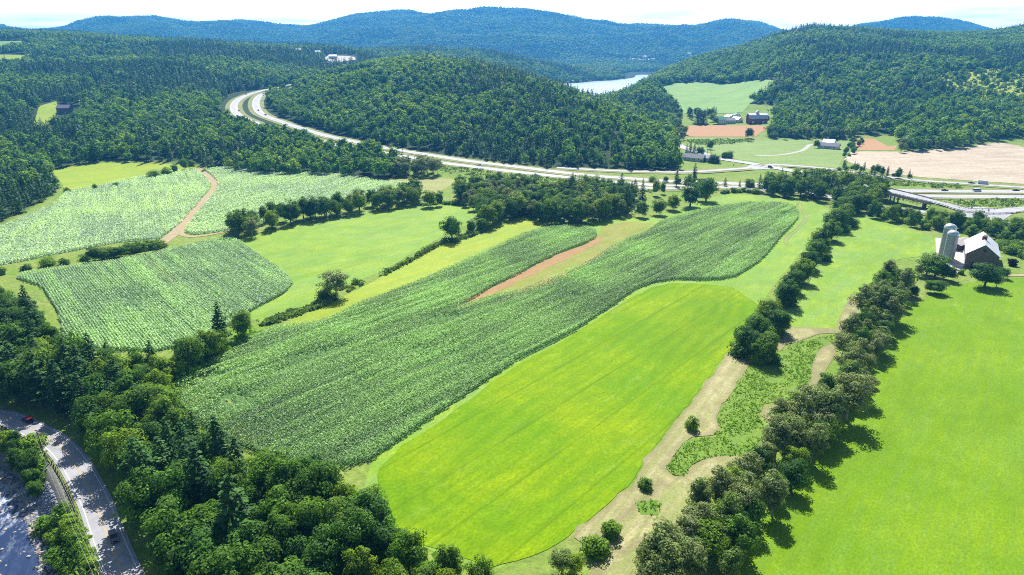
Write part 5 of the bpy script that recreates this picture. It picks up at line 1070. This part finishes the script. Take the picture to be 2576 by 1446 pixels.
# ------------------------------------------------------------------ guardrails, bridge, poles, signs
STEEL = plain('dull galvanised steel', (.34, .35, .37), .5, .4, .15, 2, .4); POSTW = plain('brown treated posts', (.14, .10, .07), .9, .1, .3, 2); RUSTY = plain('rusty weathering steel rail', (.16, .11, .08), .8, .2, .3, 2)
def guardrail(line, off, gap, material, postm, label, zoff=0.12, h=.75, cat='guardrail'):
    Ln = np.array(line, float); d = np.gradient(Ln[:, :2], axis=0); d /= np.hypot(*d.T)[:, None]; n = np.c_[-d[:, 1], d[:, 0]]; P = Ln[:, :2] + n * off; z = Ln[:, 2] + zoff
    e = empty('guardrail', (P[0, 0], P[0, 1], z[0]), 0, label, cat); o3 = np.array([P[0, 0], P[0, 1], z[0]]); m = MB()
    R3 = np.c_[P, z] - o3; k = len(R3); V = []; Fq = []
    for (do, dz) in ((-.05, h - .32), (.05, h - .3), (.05, h), (-.05, h)):
        V.append(R3 + np.c_[n * do, np.full(k, dz)])
    for a_ in range(4):
        b_ = (a_ + 1) % 4
        for i in range(k - 1): Fq.append((a_ * k + i, a_ * k + i + 1, b_ * k + i + 1, b_ * k + i))
    link('rail', mesh_np('rail', np.vstack(V), Fq, material), e)
    ac = np.r_[0, np.cumsum(np.hypot(*np.diff(P, axis=0).T))]; pm = MB(); pm.box(-.11, .11, -.11, .11, -.6, h + .06); me = None
    n_ = min(95, int(ac[-1] / gap))
    for q in range(n_):
        a_ = (q + .5) * ac[-1] / n_; x, y, zz = (np.interp(a_, ac, R3[:, c]) for c in range(3)); nx, ny = (np.interp(a_, ac, n[:, c]) for c in range(2))
        if me is None: o_ = pm.build('post', postm, e); me = o_.data
        else: o_ = link('post', me, e)
        o_.location = (x + nx * .2 * (1 if off > 0 else -1), y + ny * .2 * (1 if off > 0 else -1), zz); o_.rotation_euler = (0, 0, math.atan2(ny, nx))
i0, i1 = vis_i[0], vis_i[-1]
guardrail(RRl[i0:i1], 4.1 * sideq, 1.9, RUSTY, POSTW, 'brown guardrail on many posts along the river side of the road')
guardrail(ov[b0 - 10:b1 + 34], -5.9, 4.5, STEEL, POSTW, 'steel guardrail on the near side of the overpass road', .15)
guardrail(ov[b0 - 12:b1 + 30], 5.9, 4.5, STEEL, POSTW, 'steel guardrail on the far side of the overpass road', .15)
br = ov[b0 - 1:b1 + 2]; e = empty('road_bridge', (*br[0, :2], br[0, 2]), 0, 'concrete bridge carrying the crossing road over the highway', 'bridge')
Ld = br - np.array([br[0, 0], br[0, 1], br[0, 2]]); me = ribbon('deck', Ld, 12.4, HWYM, .16, link_it=False); link('deck', me, e)
d_ = np.gradient(br[:, :2], axis=0); d_ /= np.hypot(*d_.T)[:, None]; n_ = np.c_[-d_[:, 1], d_[:, 0]]
for sg in (-1, 1):
    V = np.vstack([Ld + np.c_[n_ * sg * 6.2, np.full(len(Ld), zz)] for zz in (.5, -1.3)]); k = len(Ld)
    link('parapet', mesh_np('parapet', V, [(i, i + 1, k + i + 1, k + i) for i in range(k - 1)], plain('bridge concrete', (.32,.30,.28), .8, .2, .3, 1)), e)
for i in (2, len(Ld) // 2, len(Ld) - 3):
    m = MB()
    for q in (-4, 0, 4): p = Ld[i, :2] + n_[i] * q; m.tube([(p[0], p[1], Ld[i, 2] - .1), (p[0], p[1], Ld[i, 2] - 8)], .5, 8)
    m.build('pier', bpy.data.materials['bridge concrete'], e)
def pole(px, py, topy, z0, label, arm=1.2, topx=None, brace=False):
    x, y = G(px, py, z0); s_, m_ = ray(topx or px, topy); H = CAM_H + m_ * y - z0
    e = empty('utility_pole', (x, y, z0), .2, label, 'utility pole'); m = MB(); m.tube([(0, 0, -.5), (0, 0, H)], [.17, .11], 8); m.build('pole', POSTW, e)
    m = MB(); m.box(-arm, arm, -.07, .07, H - .7, H - .55); m.build('crossarm', POSTW, e)
    if brace: m = MB(); m.tube([(0, 0, H - .5), (6, 1, .3)], .12, 6); m.build('brace', POSTW, e)
    return (x, y, z0 + H - .45)
tp = pole(107, 1136, 1088, ROAD_Z - .3, 'wooden utility pole with a crossarm on the river bank by the guardrail', 1.3, 99)
pole(1778, 393, 361, .3, 'utility pole with a slanting brace behind the long white house', .8, None, True)
pole(1873, 352, 318, hz(*T(1873, 352)), 'thin utility pole at the lower edge of the brown field', .7)
endp = np.array([*G(300, 1560, 3.0), 3.0])
for k, dxk in enumerate((-1.1, 0, 1.1)):
    a_ = np.array([tp[0] + dxk, tp[1], tp[2]]); b_ = endp + np.array([dxk, 0, 0]); P3 = [tuple(a_ * (1 - t_) + b_ * t_ - np.array([0, 0, 4 * 1.2 * t_ * (1 - t_)])) for t_ in np.linspace(0, 1, 14)]
    m = MB(); m.tube(P3, .02, 4); o_ = m.build('overhead_wire', plain('bright aluminium wire', (.5,.5,.52), .4, .5, .1, 1), None)
    tag(o_, 'pale overhead wire running from the crossarm pole above the river bank', 'wire', 'overhead wires above the river bank')
x, y = T(321, 92); zt = hz(x, y); e = empty('radio_tower', (x, y, zt), 0, 'slim dark radio tower rising over the wooded ridge', 'tower')
_, m_ = ray(321, 66); Ht = CAM_H + m_ * y - zt; m = MB(); m.tube([(0, 0, 0), (0, 0, Ht)], [1.2, .7], 8); m.build('mast', DARKW, e); m = MB(); m.tube([(0, 0, Ht - 5), (0, 0, Ht)], 1.9, 8); m.build('antenna', DARKW, e)
for px, py, lb in ((2319, 503, 'small road sign beside the overpass road'), (2408, 521, 'small sign post near the ramp end'), (2442, 530, 'little sign at the ramp junction corner'), (2484, 538, 'small sign on the far corner of the ramp junction'), (1447, 449, 'small dark sign between the two carriageways'), (1844, 421, 'small sign on the grass by the upper ramp')):
    x, y = T(px, py); e = empty('road_sign', (x, y, hz(x, y)), .1, lb, 'sign'); m = MB(); m.tube([(0, 0, -.2), (0, 0, 2.4)], .06, 6); m.build('post', STEEL, e); m = MB(); m.box(-.55, .55, -.07, -.02, 1.7, 2.9); m.build('panel', DARKW if 'dark' in lb else STEEL, e)

# ------------------------------------------------------------------ vehicles
TYRE = plain('black tyre rubber', (.02, .02, .02), .9, .1, .1, 1); LAMPR = plain('red lamp lens', (.4, .02, .02), .3, .5, .1, 1); LAMPW = plain('clear lamp lens', (.8, .8, .8), .2, .6, .05, 1)
def car(name, px, py, z, line, paint, label, cat, kind='sedan', flip=False, roofm=None, side=None):
    x, y = G(px, py, z) if z is not None else T(px, py)
    if line is None: az = side
    else:
        Ln = np.array(line)[:, :2]; i = int(np.argmin(np.hypot(Ln[:, 0] - x, Ln[:, 1] - y))); i = min(max(i, 1), len(Ln) - 2); v = Ln[i + 1] - Ln[i - 1]; az = math.atan2(v[1], v[0])
    if flip: az += pi
    z = z if z is not None else hz(x, y) + .1
    e = empty(name, (x, y, z), az, label, cat); e.scale = (.82,) * 3 if line is RIVER_ROAD else (1, 1, 1); Lc, Wc, Hc = dict(sedan=(4.7, 1.85, 1.45), suv=(4.8, 1.95, 1.8), pickup=(5.8, 2.0, 1.9), van=(5.6, 2.1, 2.3), camper=(7.2, 2.4, 3.0))[kind]
    h = Lc / 2; b = .32; mid = Hc * .55; m = MB()
    if kind == 'pickup': pf = [(-h, b), (h - .1, b), (h, .7), (h - .15, 1.05), (h * .42, 1.12), (-h, 1.12)]; cab = [(h * .42, 1.1), (h * .22, Hc), (-h * .12, Hc), (-h * .2, 1.1)]
    elif kind in ('van', 'camper'): pf = [(-h, b), (h - .1, b), (h, .8), (h - .3, 1.25), (h - .5, 1.35), (-h, 1.35)]; cab = [(h - .5, 1.33), (h - 1.2, Hc), (-h + .08, Hc), (-h, 1.33)]
    elif kind == 'suv': pf = [(-h, b), (h - .1, b), (h, .7), (h - .1, 1.0), (h * .4, 1.1), (-h, 1.1)]; cab = [(h * .42, 1.08), (h * .15, Hc), (-h + .25, Hc), (-h + .02, 1.08)]
    else: pf = [(-h, b), (h - .1, b), (h, .6), (h - .1, .82), (h * .38, .95), (-h * .62, .98), (-h, .92)]; cab = [(h * .4, .93), (h * .08, Hc), (-h * .45, Hc), (-h * .72, .95)]
    m.prism(pf, -Wc / 2, Wc / 2); m.build('body', paint, e)
    m = MB(); m.prism(cab, -Wc / 2 + .1, Wc / 2 - .1); m.build('window', GLASS if kind != 'camper' else WHITEW, e)
    zs = max(p[1] for p in cab); xs = [p[0] for p in cab if p[1] == zs]; m = MB(); m.box(min(xs) - .03, max(xs) + .03, -Wc / 2 + .08, Wc / 2 - .08, zs - .03, zs + .05); m.build('roof', roofm or paint, e)
    wm = MB(); wm.tube([(0, -.11, 0), (0, .11, 0)], .34, 12); wme = None
    for sx in (-1, 1):
        for sy in (-1, 1):
            o_ = wm.build('wheel', TYRE, e) if wme is None else link('wheel', wme, e); wme = o_.data; o_.location = (sx * h * .62, sy * (Wc / 2 - .1), .34)
    for sy in (-1, 1):
        m = MB(); m.box(h - .08, h + .01, sy * Wc * .36 - .16, sy * Wc * .36 + .16, .62, .78); m.build('headlight', LAMPW, e)
        m = MB(); m.box(-h - .012, -h + .05, sy * Wc * .38 - .13, sy * Wc * .38 + .13, .68, .86); m.build('tail_light', LAMPR, e)
    if kind == 'pickup': m = MB(); m.box(-h + .12, -h * .24, -Wc / 2 + .14, Wc / 2 - .14, 1.06, 1.125); m.build('bed', DARKW, e)
    return e
def paint(n, c): return plain(n, c, .3, .6, .06, 1)
PB, PR, PW, PS, PN = paint('black paint', (.015, .016, .02)), paint('red paint', (.45, .02, .03)), paint('white paint on metal', (.75, .77, .8)), paint('silver paint', (.45, .48, .52)), paint('navy paint', (.02, .03, .07))
car('red_car', 71, 1060, ROAD_Z + .12, RIVER_ROAD, PB, 'black car with a red roof on the river road', 'car', 'suv', True, PR)
car('parked_car', 287, 1355, ROAD_Z + .12, RIVER_ROAD, PN, 'dark car in deep tree shade on the river road', 'car', 'suv', False)
car('pickup_truck', 1207, 418, None, LINES['o'], PW, 'white pickup alone on the carriageway below the wooded hill', 'pickup', 'pickup')
car('car', 1692, 430.5, None, LINES['ra'], PB, 'black car on the upper ramp under the shaded bank', 'car', 'sedan')
car('car', 1937, 422, 2.2, ov, PN, 'dark car leaving the ramp junction by the bridge road', 'car', 'suv')
car('parked_pickup', 1977, 499, None, None, PN, 'dark pickup with a white cap parked at the thicket above the corn', 'pickup', 'pickup', False, PW, .05)
car('car', 2443, 462, None, LINES['co'], PN, 'dark car ahead of the camper on the county road', 'car', 'sedan')
car('camper', 2471, 463.5, None, LINES['co'], PW, 'white camper with a pale body on the county road', 'camper', 'camper')
car('car', 2375, 480.5, None, LINES['i'], PB, 'black car first past the bridge on the highway', 'car', 'sedan')
car('van', 2456, 482, None, LINES['i'], PW, 'white van between two black cars on the highway', 'van', 'van')
car('car', 2554, 480.5, None, LINES['i'], PB, 'black car following behind the white van on the highway', 'car', 'sedan')
for px, py, k, lb in ((619, 238, 'o', 'tiny dark car on the far end of the highway curve'), (601, 280, 'o', 'tiny dark car at the outer side of the highway curve'), (650, 279, 'i', 'tiny dark car leading two on the inner carriageway curve'), (668, 290, 'i', 'tiny dark car trailing on the inner carriageway curve')):
    car('car', px, py, None, LINES[k], PB, lb, 'car', 'sedan')
